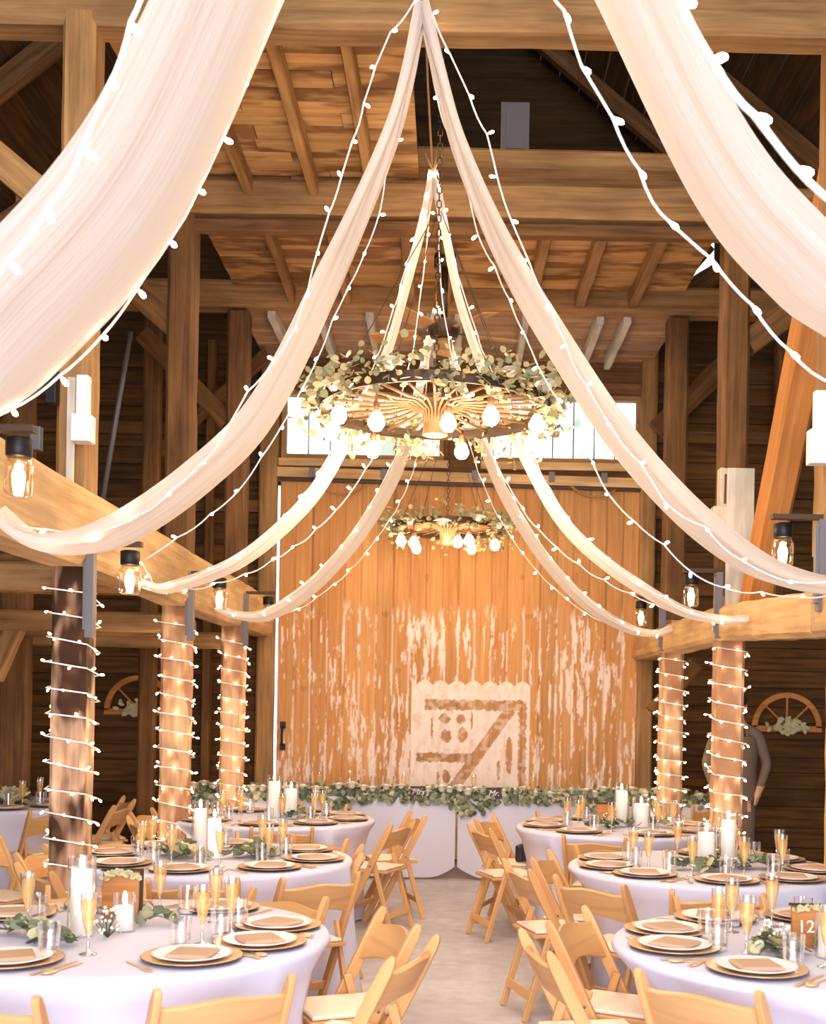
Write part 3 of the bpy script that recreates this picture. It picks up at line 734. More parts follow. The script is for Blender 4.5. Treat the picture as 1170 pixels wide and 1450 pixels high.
# ------------------------------------------------------------------ chandeliers
def rose(p, r, parent):
    m = MB(); M0 = Matrix.Translation(p)
    m.ball(p, r*.55, n=8)
    for ring, (k, rr, tilt) in enumerate(((5, .5, .9), (7, .8, .45), (8, 1.0, .1))):
        for i in range(k):
            a = 2*PI*(i+.5*ring)/k; d = Vector((math.cos(a), math.sin(a), tilt)); q = p+Vector((math.cos(a), math.sin(a), 0))*r*.15
            m.leaf(q, d, (-math.cos(a), -math.sin(a), 1), r*rr*1.1, r*.95, shade=rnd.uniform(.85, 1.05))
    return m.build('flower', 'petal', parent)
def chandelier(c, r, label, glabel, bulbs, seed, ngreen, chain_top):
    t = thing('wheel_chandelier', label, 'chandelier', c); rr = random.Random(seed)
    m = MB(); n = 40; P = []
    for i in range(n):
        a = 2*PI*i/n
        for (q, z) in ((r-.05, -.02), (r, -.03), (r, .03), (r-.05, .02)): P.append(Vector((q*math.cos(a), q*math.sin(a), z)))
    P += P[:4]; m.grid(P, n+1, 4, closed=True, smooth=False); m.build('rim', 'dark_steel', t)
    m = MB(); m.lathe([(.03, -.17), (.075, -.16), (.07, -.02), (.085, .03), (.03, .06)], 14); m.build('hub', 'brass', t)
    for i in range(24):
        a = 2*PI*i/24; ca, sa = math.cos(a), math.sin(a); m = MB()
        m.tube([(.055*ca, .055*sa, -.16), (.075*ca, .075*sa, -.02), (.17*ca, .17*sa, .015), (.45*r*ca, .45*r*sa, .0), ((r-.03)*ca, (r-.03)*sa, 0)], .0085, 6); m.build('spoke', 'brass', t)
    for (a, low) in bulbs:
        ca, sa = math.cos(a), math.sin(a); q = Vector(((r-.06)*ca, (r-.06)*sa, 0)) if low >= 0 else Vector((.3*ca, .3*sa, 0)); low = abs(low)
        m = MB(); m.tube([q, q+Vector((0, 0, -low))], .008); m.lathe([(.018, -low-.05), (.02, -low), (.01, -low+.01)], 10, c=q); k = m.build('lamp_holder', 'brass', t)
        m = MB(); m.lathe([(.001, -.15), (.028, -.142), (.045, -.115), (.046, -.095), (.03, -.06), (.017, -.045)], 14, c=q+Vector((0, 0, -low))); m.build('bulb', 'bulb_big', k)
    h = chain_top-c.z; m = MB(); z = .05; i = 0
    while z < h:
        b = Vector((0, 0, z)); ax = Vector((.013, 0, 0)) if i % 2 else Vector((0, .013, 0))
        m.tube([b-ax, b-ax+Vector((0, 0, .03)), b+Vector((0, 0, .042)), b+ax+Vector((0, 0, .03)), b+ax, b+Vector((0, 0, -.01)), b-ax], .0035, 4, cap=False); z += .042; i += 1
    m.build('chain', 'dark_steel', t)
    for i in range(4):
        a = R(35)+i*PI/2; m = MB(); m.tube([((r-.03)*math.cos(a), (r-.03)*math.sin(a), .03), (.02*math.cos(a), .02*math.sin(a), min(h, 1.15))], .003, 4); m.build('cable', 'dark_steel', t)
    g = thing('wheel_garland', glabel, 'garland', c)
    m = MB()
    for i in range(ngreen):
        a = rr.uniform(0, 2*PI)
        if rr.random() < .35*(math.cos(a*2+.4)**2): continue
        q0 = Vector(((r+.02)*math.cos(a), (r+.02)*math.sin(a), .04)); q = q0+Vector((rr.gauss(0, .05), rr.gauss(0, .05), rr.gauss(.01, .05)-(.12*rr.random() if rr.random() < .3 else 0)))
        d = Vector((math.cos(a)+rr.gauss(0, .9), math.sin(a)+rr.gauss(0, .9), rr.gauss(-.1, .7)))
        k = rr.random(); m.leaf(q, d, (rr.gauss(0, 1), rr.gauss(0, 1), 1), rr.uniform(.035, .065), rr.uniform(.03, .048), mi=0 if k < .5 else (1 if k < .8 else 2), shade=rr.uniform(.7, 1.2))
    for i in range(int(ngreen/40)):
        a = rr.uniform(0, 2*PI); q = Vector((r*math.cos(a), r*math.sin(a), .02)); e = q+Vector((rr.gauss(0, .06), rr.gauss(0, .06), -rr.uniform(.1, .26)))
        m.tube([q, q.lerp(e, .5)+Vector((.02, .01, 0)), e], .002, 4, mi=2)
        for k in range(7): m.leaf(q.lerp(e, k/6), (rr.gauss(0, 1), rr.gauss(0, 1), -.3), (rr.gauss(0, 1), 0, 1), .045, .035, mi=rr.choice((0, 1, 1)), shade=rr.uniform(.8, 1.2))
    m.build('foliage', ['leaf_olive', 'leaf_gold', 'leaf'], g)
    for i in range(11):
        a = 2*PI*i/11+rr.uniform(-.2, .2); rose(Vector(((r+.03)*math.cos(a), (r+.03)*math.sin(a), rr.uniform(-.03, .08))), rr.uniform(.055, .08), g)
c1 = at(617, 578, 6.85)
chandelier(c1, .68, 'wagon wheel chandelier with brass spokes hanging before the high windows', 'eucalyptus and white rose garland on the wheel chandelier before the windows',
           [(R(-75), -.06), (R(-150), .03), (R(-120), .12), (R(-60), .08), (R(-20), .04), (R(20), .05), (R(75), .02), (R(130), .05), (R(175), .04)], 3, 1300, 6.4)
c2 = at(634, 748, 11.2)
chandelier(c2, .54, 'small far wheel chandelier hanging before the barn door boards', 'eucalyptus and white rose garland on the far wheel chandelier before the door',
           [(R(-155), .06), (R(-130), .1), (R(-78), .1), (R(-65), .08), (R(-20), .08), (R(60), .04), (R(130), .05)], 5, 800, 5.3)

# ceiling fan
t = thing('ceiling_fan', 'dark ceiling fan with wooden blades hanging behind the wheel chandelier', 'fan', at(629, 466, 9.5))
m = MB(); m.lathe([(.03, -.09), (.11, -.07), (.14, 0), (.12, .05), (.05, .08)], 18); m.build('motor', 'dark_steel', t)
m = MB(); m.tube([(0, 0, .07), (0, 0, .62)], .028, 8); m.lathe([(.09, .5), (.09, .6), (.05, .64)], 14); m.build('rod', 'dark_steel', t)
m = MB(); m.lathe([(.02, -.17), (.06, -.16), (.07, -.09)], 14); m.build('cap', 'brass_dull', t)
for i in range(5):
    a = R(18+72*i); M = Matrix.Rotation(a, 4, 'Z') @ Matrix.Rotation(R(12), 4, 'X'); m = MB()
    m.box(.1, .24, -.025, .025, -.03, -.02, M=M, mi=1); m.box(.22, .62, -.075, .075, -.035, -.025, M=M); m.build('blade', ['fan_blade', 'dark_steel'], t)

# ------------------------------------------------------------------ bracket lamps on posts
def bracket(x, y, z, s, label, lit=True, jar=True):
    t = thing('bracket_lamp', label, 'lamp', (x, y, z))
    m = MB(); m.box(-.02, .02, -.03, .03, -.42, .05); m.box(-.035, -.02, -.02, .02, -.38, .02); m.build('back_plate', 'grey_steel', t)
    m = MB(); m.box(min(0, s*.26), max(0, s*.26), -.025, .025, .05, .075); m.build('arm', 'dark_steel', t)
    c = Vector((s*.2, 0, -.02))
    m = MB(); m.lathe([(.035, 0), (.05, -.005), (.05, -.07), (.045, -.075)], 14, c=c+Vector((0, 0, .05))); m.build('cap', 'black_metal', t)
    m = MB(); m.lathe([(.045, -.03), (.055, -.06), (.055, -.16), (.045, -.175), (.001, -.18)], 16, c=c+Vector((0, 0, 0))); m.build('jar', 'amber_glass', t)
    m = MB(); m.ball(c+Vector((0, 0, -.1)), .026, sz=1.4, n=10); m.build('bulb', 'bulb_big', t)
bracket(-W+.04, 6.0, 2.36, 1, 'caged jar lamp on a bracket of the dark patched post')
bracket(-W+.04, 8.3, 2.48, 1, 'jar lamp on a grey bracket of the orange-brown post')
bracket(-W+.04, 10.5, 2.56, 1, 'jar lamp on a bracket of the pale post by the slit')
bracket(-W+.04, 4.45, 2.58, 1, 'jar lamp glowing at the picture edge above the beam end')
bracket(W-.02, 6.0, 2.56, -1, 'jar lamp on a bracket by the white switch box')
bracket(W-.02, 8.3, 2.56, -1, 'jar lamp on a bracket of the white-topped post')
bracket(W-.02, 10.5, 2.58, -1, 'jar lamp on a bracket of the slim post')

# ------------------------------------------------------------------ chairs
def make_chair():
    t = thing('folding_chair', '', 'chair')
    HW = .205; TOP = Vector((0, -.24, .80)); FOOT = Vector((0, .17, 0)); D = (TOP-FOOT); L = D.length; D.normalize()
    N = D.cross(Vector((1, 0, 0))).normalized()      # across the rail plane
    if N.y > 0: N = -N
    for s in (-1, 1):
        m = MB(); P, g = [], []
        prof = [(0, .021), (.02, .023), (.55, .024), (.82, .024), (.93, .022), (.97, .017), (.99, .009)]
        for (q, hw) in prof:
            for (a, b) in ((-1, -1), (1, -1), (1, 1), (-1, 1)):
                P.append(FOOT+D*(L*q)+Vector((s*HW+a*.0125, 0, 0))+N*(b*hw)); g.append((q*L, a*.012, b*hw))
        m.grid(P, len(prof), 4, g, closed=True, smooth=False); m.f.append((3, 2, 1, 0)); m.mi.append(0); m.sm.append(False)
        n = len(m.v); m.f.append((n-4, n-3, n-2, n-1)); m.mi.append(0); m.sm.append(False)
        m.build('side_rail', 'chair_wood', t, bevel=.006)
        m = MB(); a, b = Vector((s*(HW-.03), -.235, 0)), Vector((s*(HW-.03), -.075, .535))
        m.bar(a, b, .02, .036, (0, 1, 0)); m.build('leg', 'chair_wood', t, bevel=.006)
        q = FOOT+D*(L*.6); m = MB(); m.lathe([(.007, 0), (.006, .004), (.001, .005)], 8, M=Matrix.Translation(Vector((s*(HW+.012), q.y, q.z))) @ Matrix.Rotation(s*PI/2, 4, 'Y')); m.build('bolt', 'grey_steel', t)
    m = MB(); nx = 16; P, g = [], []
    for i in range(nx+1):
        u = i/nx*2-1; x = u*(HW-.008); bow = -.03*(1-u*u)
        top = L*(.915+.035*math.cos(u*PI*.5)**2*1.0); bot = L*(.735+.055*(1-u*u)**1.2)
        for (q, n) in ((bot, -.009), (top, -.009), (top, .009), (bot, .009)):
            P.append(FOOT+D*q+Vector((x, 0, 0))+N*(n-bow*0+(.03*(1-u*u)))); g.append((x, q, n))
    m.grid(P, nx+1, 4, g, closed=True, smooth=False)
    m.f += [(0, 1, 2, 3), tuple(nx*4+k for k in (3, 2, 1, 0))]; m.mi += [0, 0]; m.sm += [False, False]
    m.build('backrest', 'chair_wood', t, bevel=.004)
    m = MB(); m.box(-.172, .172, -.19, .17, .425, .445, axis=0); m.build('seat', 'chair_wood', t, bevel=.006)
    m = MB(); m.box(-.155, .155, -.175, .158, .446, .462); m.build('seat_pad', 'cream_pad', t, bevel=.01, label='cream padded seat')
    m = MB(); m.bar((-.19, -.208, .13), (.19, -.208, .13), .014, .045, (0, .29, 1)); m.build('stretcher', 'chair_wood', t, bevel=.003)
    q = FOOT+D*(L*.22); m = MB(); m.bar((-HW, q.y, q.z), (HW, q.y, q.z), .014, .05, D); m.build('stretcher', 'chair_wood', t, bevel=.003)
    return t
chair0 = make_chair(); freeze(chair0); chair_used = [False]
def put_chair(x, y, face, label):
    """face: direction (radians) the sitter looks"""
    if chair_used[0]: o = copy_tree(chair0)
    else: o = chair0; chair_used[0] = True
    o.location = (x, y, 0); o.rotation_euler = (0, 0, face-PI/2)
    tag(o, label, 'chair', 'honey wood folding chairs'); return o

# ------------------------------------------------------------------ tables and settings
def cloth(cx, cy, r, angs, label, seed):
    rr = random.Random(seed); nt = 120; P = []
    rows = [(0, .762), (.5, .762), (.93, .762), (.985, .76), (1.0, .752), (1.008, .735), (1.01, .66), (1.012, .5), (1.02, .3), (1.03, .12), (1.035, .015)]
    ph = [rr.uniform(0, 6.28) for _ in range(4)]
    for (k, z) in rows:
        drop = max(0, (.735-z)/.72)
        for i in range(nt):
            a = 2*PI*i/nt
            fl = drop**.7*(.028*math.sin(a*11+ph[0])+.02*math.sin(a*17+ph[1])+.012*math.sin(a*29+ph[2]))
            pinch = 0
            for b, dep in angs:
                d = abs((a-R(b)+PI) % (2*PI)-PI); pinch = max(pinch, dep*math.exp(-(d/R(25))**6))
            q = r*k+fl*1.5*(1-min(1, pinch*9)) - pinch*min(1, drop*5)
            P.append(Vector((q*math.cos(a), q*math.sin(a), z)))
    m = MB(); m.grid(P, len(rows), nt, closed=True); o = m.build('tablecloth', 'table_linen'); o.location = (cx, cy, 0)
    return tag(o, label, 'tablecloth', 'white floor-length tablecloths')

def plate_prof(r, h, rim): return [(.001, .003), (r*.62, .003), (r*.68, .004), (r*.97, h), (r, h), (r*.99, h-.003), (r*.66, 0), (.001, 0)]
def make_place():
    """one of each kind, at the origin with the seat towards -y"""
    K = {}
    t = thing('charger_plate', '', 'charger'); m = MB(); m.lathe(plate_prof(.165, .014, 0), 36); m.build('plate_body', 'gold_metal', t)
    m = MB(); m.lathe([(.1, -.001), (.16, .008), (.166, .0125), (.1, -.0025)], 36); m.build('underside_rim', 'dark_rim', t); K['charger'] = t
    m = MB(); m.lathe(plate_prof(.13, .016, 0), 36); K['plate'] = tag(m.build('dinner_plate', 'porcelain'), '', 'plate')
    m = MB(); P = []; s = .072
    for (z, k) in ((0, 1), (.006, 1.0), (.012, .9)):
        for (x, y) in ((-1, -1), (1, -1), (1, 1), (-1, 1)): P.append(Vector((x*s*k, y*s*k, z)))
    m.grid(P, 3, 4, closed=True, smooth=False); m.f += [(8, 9, 10, 11), (3, 2, 1, 0)]; m.mi += [0, 0]; m.sm += [False, False]
    K['napkin'] = tag(m.build('napkin', 'napkin_tan'), '', 'napkin')
    t = thing('champagne_flute', '', 'flute')
    m = MB(); m.lathe([(.031, 0), (.029, .003), (.006, .008), (.005, .05), (.007, .065), (.017, .10), (.0255, .15), (.028, .205)], 16); m.f.pop(); m.mi.pop(); m.sm.pop(); m.build('glass_body', 'glass', t)
    m = MB(); m.lathe([(.001, .068), (.009, .078), (.0155, .10), (.0235, .15), (.0255, .18), (.001, .18)], 14); m.build('champagne', 'champagne', t, label='pale gold champagne'); K['flute'] = t
    t = thing('water_tumbler', '', 'tumbler')
    m = MB(); m.lathe([(.03, 0), (.034, .02), (.037, .09), (.038, .11)], 18); m.f.pop(); m.mi.pop(); m.sm.pop(); m.build('glass_body', 'glass', t)
    m = MB(); m.lathe([(.03, .004), (.0305, .016), (.001, .017)], 18); m.build('glass_foot', 'porcelain', t); K['tumbler'] = t
    m = MB(); m.bar((0, -.09, .004), (0, .03, .004), .008, .003)
    for x in (-.008, 0, .008): m.bar((x, .04, .005), (x, .09, .005), .004, .003)
    m.bar((-.01, .035, .005), (.01, .035, .005), .01, .003); K['fork'] = tag(m.build('fork', 'gold_metal'), '', 'fork')
    m = MB(); m.bar((0, -.1, .004), (0, .0, .004), .009, .004); m.bar((.002, 0, .004), (.002, .11, .004), .016, .002); K['knife'] = tag(m.build('knife', 'gold_metal'), '', 'knife')
    m = MB(); m.bar((0, -.09, .004), (0, .04, .004), .008, .003); m.ball(Vector((0, .065, .006)), .02, 1, 1.5, .25, 10); K['spoon'] = tag(m.build('spoon', 'gold_metal'), '', 'spoon')
    for o in K.values(): freeze(o)
    return K
KP = make_place(); used = set()
def put(kind, x, y, z, rz, label, group):
    o = KP[kind]
    if kind in used: o = copy_tree(o)
    used.add(kind)
    o.location = (x, y, z); o.rotation_euler = (0, 0, rz); o['label'] = label; o['group'] = group; return o
TZ = .7625
def seat_name(a, side, names):
    a = (a+180) % 360-180
    if side > 0: a = 180-a; a = (a+180) % 360-180         # mirror so that 0 = aisle
    base = ('aisle seat', 'rear aisle seat', 'rear seat', 'rear wall-side seat', 'wall-side seat', 'front wall-side seat', 'front seat', 'front aisle seat')
    k = int(round((a % 360)/45)) % 8
    order = [k]
    for j in (1, -1, 2, -2, 3, -3, 4): order.append((k+j) % 8)
    for q in order:
        if base[q] not in names: names.add(base[q]); return base[q]
def table(cx, cy, side, plates, chairs, where, seed, full=True):
    """plates / chairs: angles (degrees) round the table; a chair may be (angle, radius, turn)"""
    rr = random.Random(seed); r = .76
    ca = [c if isinstance(c, tuple) else (c, .83, 0) for c in chairs]
    cloth(cx, cy, r, [(c[0], max(.03, r-(c[1]-.215))) for c in ca], 'round white cloth hanging to the floor over '+where, seed)
    cn = set()
    for (a, rad, turn) in sorted(ca):
        nm = seat_name(a, side, cn).replace('seat', 'place'); th = R(a)
        put_chair(cx+rad*math.cos(th), cy+rad*math.sin(th), th+PI+R(turn), 'honey wood folding chair at the %s of %s' % (nm, where))
    pn = set()
    for a in plates:
        nm = seat_name(a, side, pn).replace(' seat', ' setting'); th = R(a); e = Vector((math.cos(th), math.sin(th))); s = Vector((-e.y, e.x)); rz = th+PI/2
        at2 = lambda d, k: (cx+e.x*d+s.x*k, cy+e.y*d+s.y*k)
        lab = lambda w: '%s at the %s of %s' % (w, nm, where)
        x, y = at2(.57, 0); put('charger', x, y, TZ+.003, rz, lab('gold-rimmed charger plate'), 'gold charger plates')
        put('plate', x, y, TZ+.010, rz, lab('white dinner plate'), 'white dinner plates')
        put('napkin', x, y, TZ+.0165, rz+PI/4, lab('tan folded napkin'), 'folded napkins')
        x, y = at2(.37+rr.uniform(-.03, .02), .13+rr.uniform(-.02, .03)); put('flute', x, y, TZ, 0, lab('champagne flute'), 'champagne flutes')
        x, y = at2(.41+rr.uniform(-.02, .03), .035+rr.uniform(-.02, .03)); put('tumbler', x, y, TZ, 0, lab('clear water tumbler'), 'water tumblers')
        if full:
            x, y = at2(.58, -.19); put('fork', x, y, TZ, rz+PI, lab('gold fork'), 'gold forks')
            x, y = at2(.58, .185); put('knife', x, y, TZ, rz+PI, lab('gold knife'), 'gold knives')
            x, y = at2(.58, .215); put('spoon', x, y, TZ, rz+PI, lab('gold spoon'), 'gold spoons')
def candle(x, y, h, r, label, glass=True, glabel=None):
    t = thing('pillar_candle', label, 'candle', (x, y, TZ))
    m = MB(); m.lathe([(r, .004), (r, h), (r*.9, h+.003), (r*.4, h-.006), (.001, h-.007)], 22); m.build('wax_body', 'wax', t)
    m = MB(); m.tube([(0, 0, h-.01), (0, 0, h+.012)], .0015, 5); m.build('wick', 'bark', t)
    m = MB(); m.lathe([(.001, h+.008), (.008, h+.02), (.009, h+.028), (.004, h+.045), (.001, h+.055)], 10); m.build('flame', 'flame', t)
    if glass:
        m = MB(); R_ = r+.012; m.lathe([(R_, 0), (R_, h+.05)], 24); m.f.pop(); m.mi.pop(); m.sm.pop(); o = m.build('glass_cylinder', 'glass'); o.location = (x, y, TZ); tag(o, glabel or 'glass cylinder round the '+label, 'glass cylinder')
def sprig(x, y, ang, L, label, seed, n=16, mats=('leaf', 'leaf_dark', 'leaf_pale'), big=1.0):
    rr = random.Random(seed); t = thing('eucalyptus_sprig', label, 'greenery', (x, y, TZ), ang, 'eucalyptus sprigs round the candles')
    m = MB(); P = [Vector((q*L, .03*math.sin(q*5), .012+.03*math.sin(q*PI))) for q in np.linspace(0, 1, 8)]; m.tube(P, .0022, 5); m.build('stem', 'leaf_dark', t)
    m = MB()
    for i in range(n):
        q = (i+.5)/n; p = Vector((q*L, .03*math.sin(q*5), .014+.03*math.sin(q*PI))); s = 1 if i % 2 else -1
        m.leaf(p, (rr.uniform(.1, .8), s, rr.uniform(0, .9)), (rr.gauss(0, .6), -.4, 1), rr.uniform(.04, .06)*big, rr.uniform(.034, .05)*big, mi=rr.choice((0, 0, 1, 2)), shade=rr.uniform(.7, 1.15))
    m.build('foliage', list(mats), t)
def loose_leaf(x, y, a, label):
    m = MB(); m.leaf(Vector((0, 0, .004)), (math.cos(a), math.sin(a), .1), (0, 0, 1), .055, .045); o = m.build('fallen_leaf', 'leaf'); o.location = (x, y, TZ); tag(o, label, 'leaf', 'loose eucalyptus leaves')
def babys_breath(x, y, label, seed):
    rr = random.Random(seed); t = thing('white_filler_flower', label, 'flowers', (x, y, TZ)); m = MB(); f = MB()
    for i in range(34):
        a = rr.uniform(0, 6.28); e = Vector((math.cos(a)*rr.uniform(.01, .06), math.sin(a)*rr.uniform(.01, .06), rr.uniform(.03, .11)))
        m.tube([(0, 0, .004), e], .0012, 4); f.ball(e, .006, n=6)
    m.build('stems', 'leaf_dark', t); f.build('blossom', 'petal', t)
def text_mesh(body, size, mat, parent, M, name='lettering', shear=.25, ext=.0008):
    c = bpy.data.curves.new('text', 'FONT'); c.body = body; c.size = size; c.extrude = ext; c.shear = shear; c.align_x = 'CENTER'; c.align_y = 'CENTER'
    o = bpy.data.objects.new('text', c); col.objects.link(o); dg = bpy.context.evaluated_depsgraph_get(); dg.update()
    me = bpy.data.meshes.new_from_object(o.evaluated_get(dg)); bpy.data.objects.remove(o); bpy.data.curves.remove(c)
    me.name = name; me.materials.clear(); me.materials.append(MATS[mat]); q = bpy.data.objects.new(name, me); col.objects.link(q); q.parent = parent; q.matrix_local = M; return q
def slab_sign(x, y, w, h, rz, label, number=None, deco=True, tilt=8):
    t = thing('table_number_slab', label, 'table sign', (x, y, TZ), rz)
    M = Matrix.Rotation(R(-tilt), 4, 'X'); m = MB(); rr = random.Random(len(label))
    m.box(-w/2, w/2, -.01, .012, .004, h, M=M, axis=0); m.build('wood_panel', 'slab_wood', t, bevel=.004)
    m = MB(); m.box(w/2, w/2+.012, -.014, .016, .002, h+.004, M=M); m.box(-w/2-.006, w/2+.012, -.014, .016, h, h+.01, M=M); m.build('bark_edge', 'bark', t)
    if number:
        text_mesh(number, .062, 'sign_white', t, M @ Matrix.Translation((-.035, -.0135, h*.5)) @ Matrix.Rotation(PI/2, 4, 'X'), 'number', 0)
    if deco:
        m = MB()
        for i in range(60):
            u = rr.uniform(-1, 1); q = M @ Vector((u*w*.46, -.016, h*(.87+.1*(1-u*u))-.012*rr.random())); m.leaf(q, (rr.gauss(0, 1), -.4, abs(rr.gauss(0, 1))), (0, -1, .2), .024, .014, shade=rr.uniform(.7, 1.3))
        m.build('dried_blossom_spray', 'leaf_pale', t)

WL1 = 'the square floral slab table'
WL2 = 'the dark patched post table'
WL3 = 'the white daylight slit table'
WR1 = 'the number 12 table'
WR2 = 'the table before the man'
WR3 = 'the small orange sign table'
WO = 'the side aisle table'
L1, L2, L3 = (-1.2, 4.28), (-1.3, 6.45), (-1.33, 8.8)
R1, R2, R3 = (1.37, 4.25), (1.42, 6.4), (1.25, 8.55)
table(*L1, -1, [-111, -51, -19, 14, 63, 112, 152], [(-98, .84, 4), (-57, .80, -2), (-14, .90, -6), (14, .82, 8), (58, .72, 0), (112, .80, 0), (150, .8, 0)], WL1, 11)
table(*L2, -1, [178, -137, -95, -49, -8, 36, 90, 135], [(178, .8, 0), (-137, .8, 0), (-84, .78, 0), (-49, .84, -6), (24, .62, -20), (60, .75, 0), (105, .78, 0), (140, .78, 0)], WL2, 12)
table(*L3, -1, [172, -140, -90, -50, -12, 26, 75, 120], [(172, .82, 0), (-150, .82, 0), (-78, .72, 0), (-22, .84, 0), (12, .88, 6), (75, .8, 0), (130, .8, 0)], WL3, 13)
table(*R1, 1, [-129, -170, 158, 120, 80, -85, 40], [(-131, .70, 0), (-174, .84, 4), (154, .76, 0), (100, .72, 0)], WR1, 14)
table(*R2, 1, [-168, 157, -136, -93, -55, -12, 35, 80], [(-134, .84, 0), (-100, .86, 0), (-168, .86, 4), (166, .70, -4), (120, .72, 0), (62, .84, 10), (25, .86, 0)], WR2, 15)
table(*R3, 1, [-170, 155, -128, -75, -30, 15, 60, 110], [(-108, .76, 0), (-160, .88, 0), (160, .82, 0), (-58, .8, 0), (50, .8, 0), (110, .8, 0)], WR3, 16)
OT = (-3.75, 9.6)
table(*OT, -1, [-60, -100, -20, 25], [(-95, .85, 0), (-45, .85, 0), (-5, .86, 0), (28, .86, 0), (-140, .85, 0)], WO, 17, False)
for (px, py, d, fc, lb) in ((6, 1235, 6.9, -20, 'honey wood folding chair at picture edge behind the dark patched post'), (44, 1235, 6.4, 200, 'honey wood folding chair tucked behind the base of the dark patched post'), (60, 1215, 7.2, 195, 'honey wood folding chair facing the side aisle wall')):
    p = at(px, py, d); put_chair(p.x, d, R(fc), lb)

# centrepieces
x, y = at(115, 1300, 4.2).x, 4.2
candle(x, y, .235, .038, 'tall white pillar candle on the table with the square floral slab')
slab_sign(at(165, 1300, 4.45).x, 4.5, .14, .19, R(8), 'square wood slab with dried flowers behind the tall candle')
candle(at(176, 1320, 4.3).x, 4.3, .09, .03, 'short white candle before the square floral slab')
babys_breath(at(152, 1330, 4.15).x, 4.15, 'tiny white filler flowers below the square floral slab', 5)
for i, (px, d, a, L) in enumerate(((95, 4.1, 160, .2), (85, 4.2, 200, .18), (110, 4.05, 215, .14), (60, 4.15, 170, .14), (190, 4.35, 20, .16))):
    sprig(at(px, 1320, d).x, d, R(a), L, 'grey-green eucalyptus sprig below the tall candle by the square floral slab', 20+i, 14, big=1.1)
for i, (px, d, h) in enumerate(((283, 6.6, .25), (303, 6.4, .215))):
    candle(at(px, 1210, d).x, d, h, .036, ('taller' if i == 0 else 'shorter')+' white candle on the table beside the dark patched post', i == 0)
for i, (px, d, a, L) in enumerate(((275, 6.35, 150, .25), (285, 6.4, 170, .22), (265, 6.45, 100, .2), (315, 6.4, -10, .25), (330, 6.4, 20, .2), (300, 6.3, 190, .2), (350, 6.5, 10, .15))):
    sprig(at(px, 1220, d).x, d, R(a), L, 'eucalyptus sprig at the candles beside the dark patched post', 30+i, 16, big=1.5)
for i, (px, d, h) in enumerate(((388, 8.8, .27), (412, 8.75, .22))):
    candle(at(px, 1150, d).x, d, h, .045, ('taller' if i == 0 else 'shorter')+' white candle on the table before the daylight slit')
for i in range(4): sprig(at(405, 1150, 8.7).x, 8.65+.05*i, R(40*i-30), .22, 'eucalyptus sprig at the candles before the daylight slit', 40+i, 14, big=1.2)
candle(at(1174, 1330, 4.05).x, 4.05, .10, .036, 'short white candle burning in glass beside the number 12 slab')
slab_sign(at(1156, 1310, 4.2).x, 4.2, .17, .15, R(-6), 'orange-brown wood slab with white number 12', '12')
for i, (px, d, a) in enumerate(((1130, 4.1, 150), (1140, 4.05, 190), (1150, 4.08, 170), (1125, 4.1, 220), (1165, 4.1, 30))):
    sprig(at(px, 1330, d).x, d, R(a), .17, 'eucalyptus sprig below the number 12 slab', 50+i, 15, big=.9)
babys_breath(at(1098, 1330, 4.12).x, 4.12, 'tiny white filler flowers beside the number 12 slab', 6)
loose_leaf(at(1092, 1340, 4.12).x, 4.12, .4, 'single loose eucalyptus leaf on the table numbered 12'); loose_leaf(at(1118, 1350, 4.0).x, 4.0, 2.4, 'single loose leaf near the glass candle by number 12')
candle(at(1031, 1225, 6.4).x, 6.4, .255, .038, 'tall white candle in front of the post hiding the man')
candle(at(1000, 1225, 6.35).x, 6.35, .19, .045, 'wide glowing candle beside the tall one before the man')
rose_t = thing('white_rose', 'large white rose lying at the candle foot before the man', 'flower', (at(1032, 1225, 6.25).x, 6.25, TZ)); rose(Vector((0, 0, .05)), .05, rose_t)
for i, (px, d, a) in enumerate(((1005, 6.3, 200), (1020, 6.25, 180), (1045, 6.3, 0), (1015, 6.25, 240), (1050, 6.3, 30), (1035, 6.35, 100))):
    sprig(at(px, 1225, d).x, d, R(a), .2, 'eucalyptus sprig at the candles before the man', 60+i, 16, big=1.3)
candle(at(880, 1160, 8.6).x, 8.6, .26, .042, 'tall white candle on the table with the small orange sign')
candle(at(908, 1160, 8.55).x, 8.55, .17, .055, 'wide white candle on the table with the small orange sign')
slab_sign(at(858, 1158, 8.75).x, 8.75, .13, .15, R(10), 'small orange-brown wood slab sign beside the tall far candle', None, False)
for i in range(5): sprig(at(870+i*10, 1160, 8.5).x, 8.4+.04*i, R(190-50*i), .2, 'eucalyptus sprig at the candles by the small orange sign', 70+i, 14, big=1.3)
babys_breath(at(862, 1160, 8.4).x, 8.4, 'tiny white filler flowers by the small orange sign', 8)
for i in range(4): sprig(OT[0]+.1+.05*i, OT[1]-.1, R(60*i), .2, 'eucalyptus sprig on the side aisle table', 80+i, 14, big=1.2)
m = MB(); rr = random.Random(4)
for i in range(60): m.leaf(Vector((rr.gauss(0, .03), rr.gauss(0, .03), .04+.05*rr.random())), (rr.gauss(0, 1), rr.gauss(0, 1), 1), (0, -1, 0), .1, .03, shade=rr.uniform(.8, 1.3))
m.lathe([(.03, 0), (.04, .06), (.03, .09)], 12); o = m.build('dried_flower_bunch', 'leaf_pale'); o.location = (OT[0]+.2, OT[1]-.2, TZ); tag(o, 'dried tan flower bunch on the side aisle table', 'dried flowers')
m = MB(); m.box(-.09, .09, -.03, .03, 0, .13); k = m.build('clutch_bag', 'clutch', bevel=.02); tag(k, 'dark clutch bag resting on a chair seat before the head table', 'bag')
k.location = (R3[0]+.80*math.cos(R(160))+.05, R3[1]+.82*math.sin(R(160)), .463); k.rotation_euler = (0, 0, R(70))

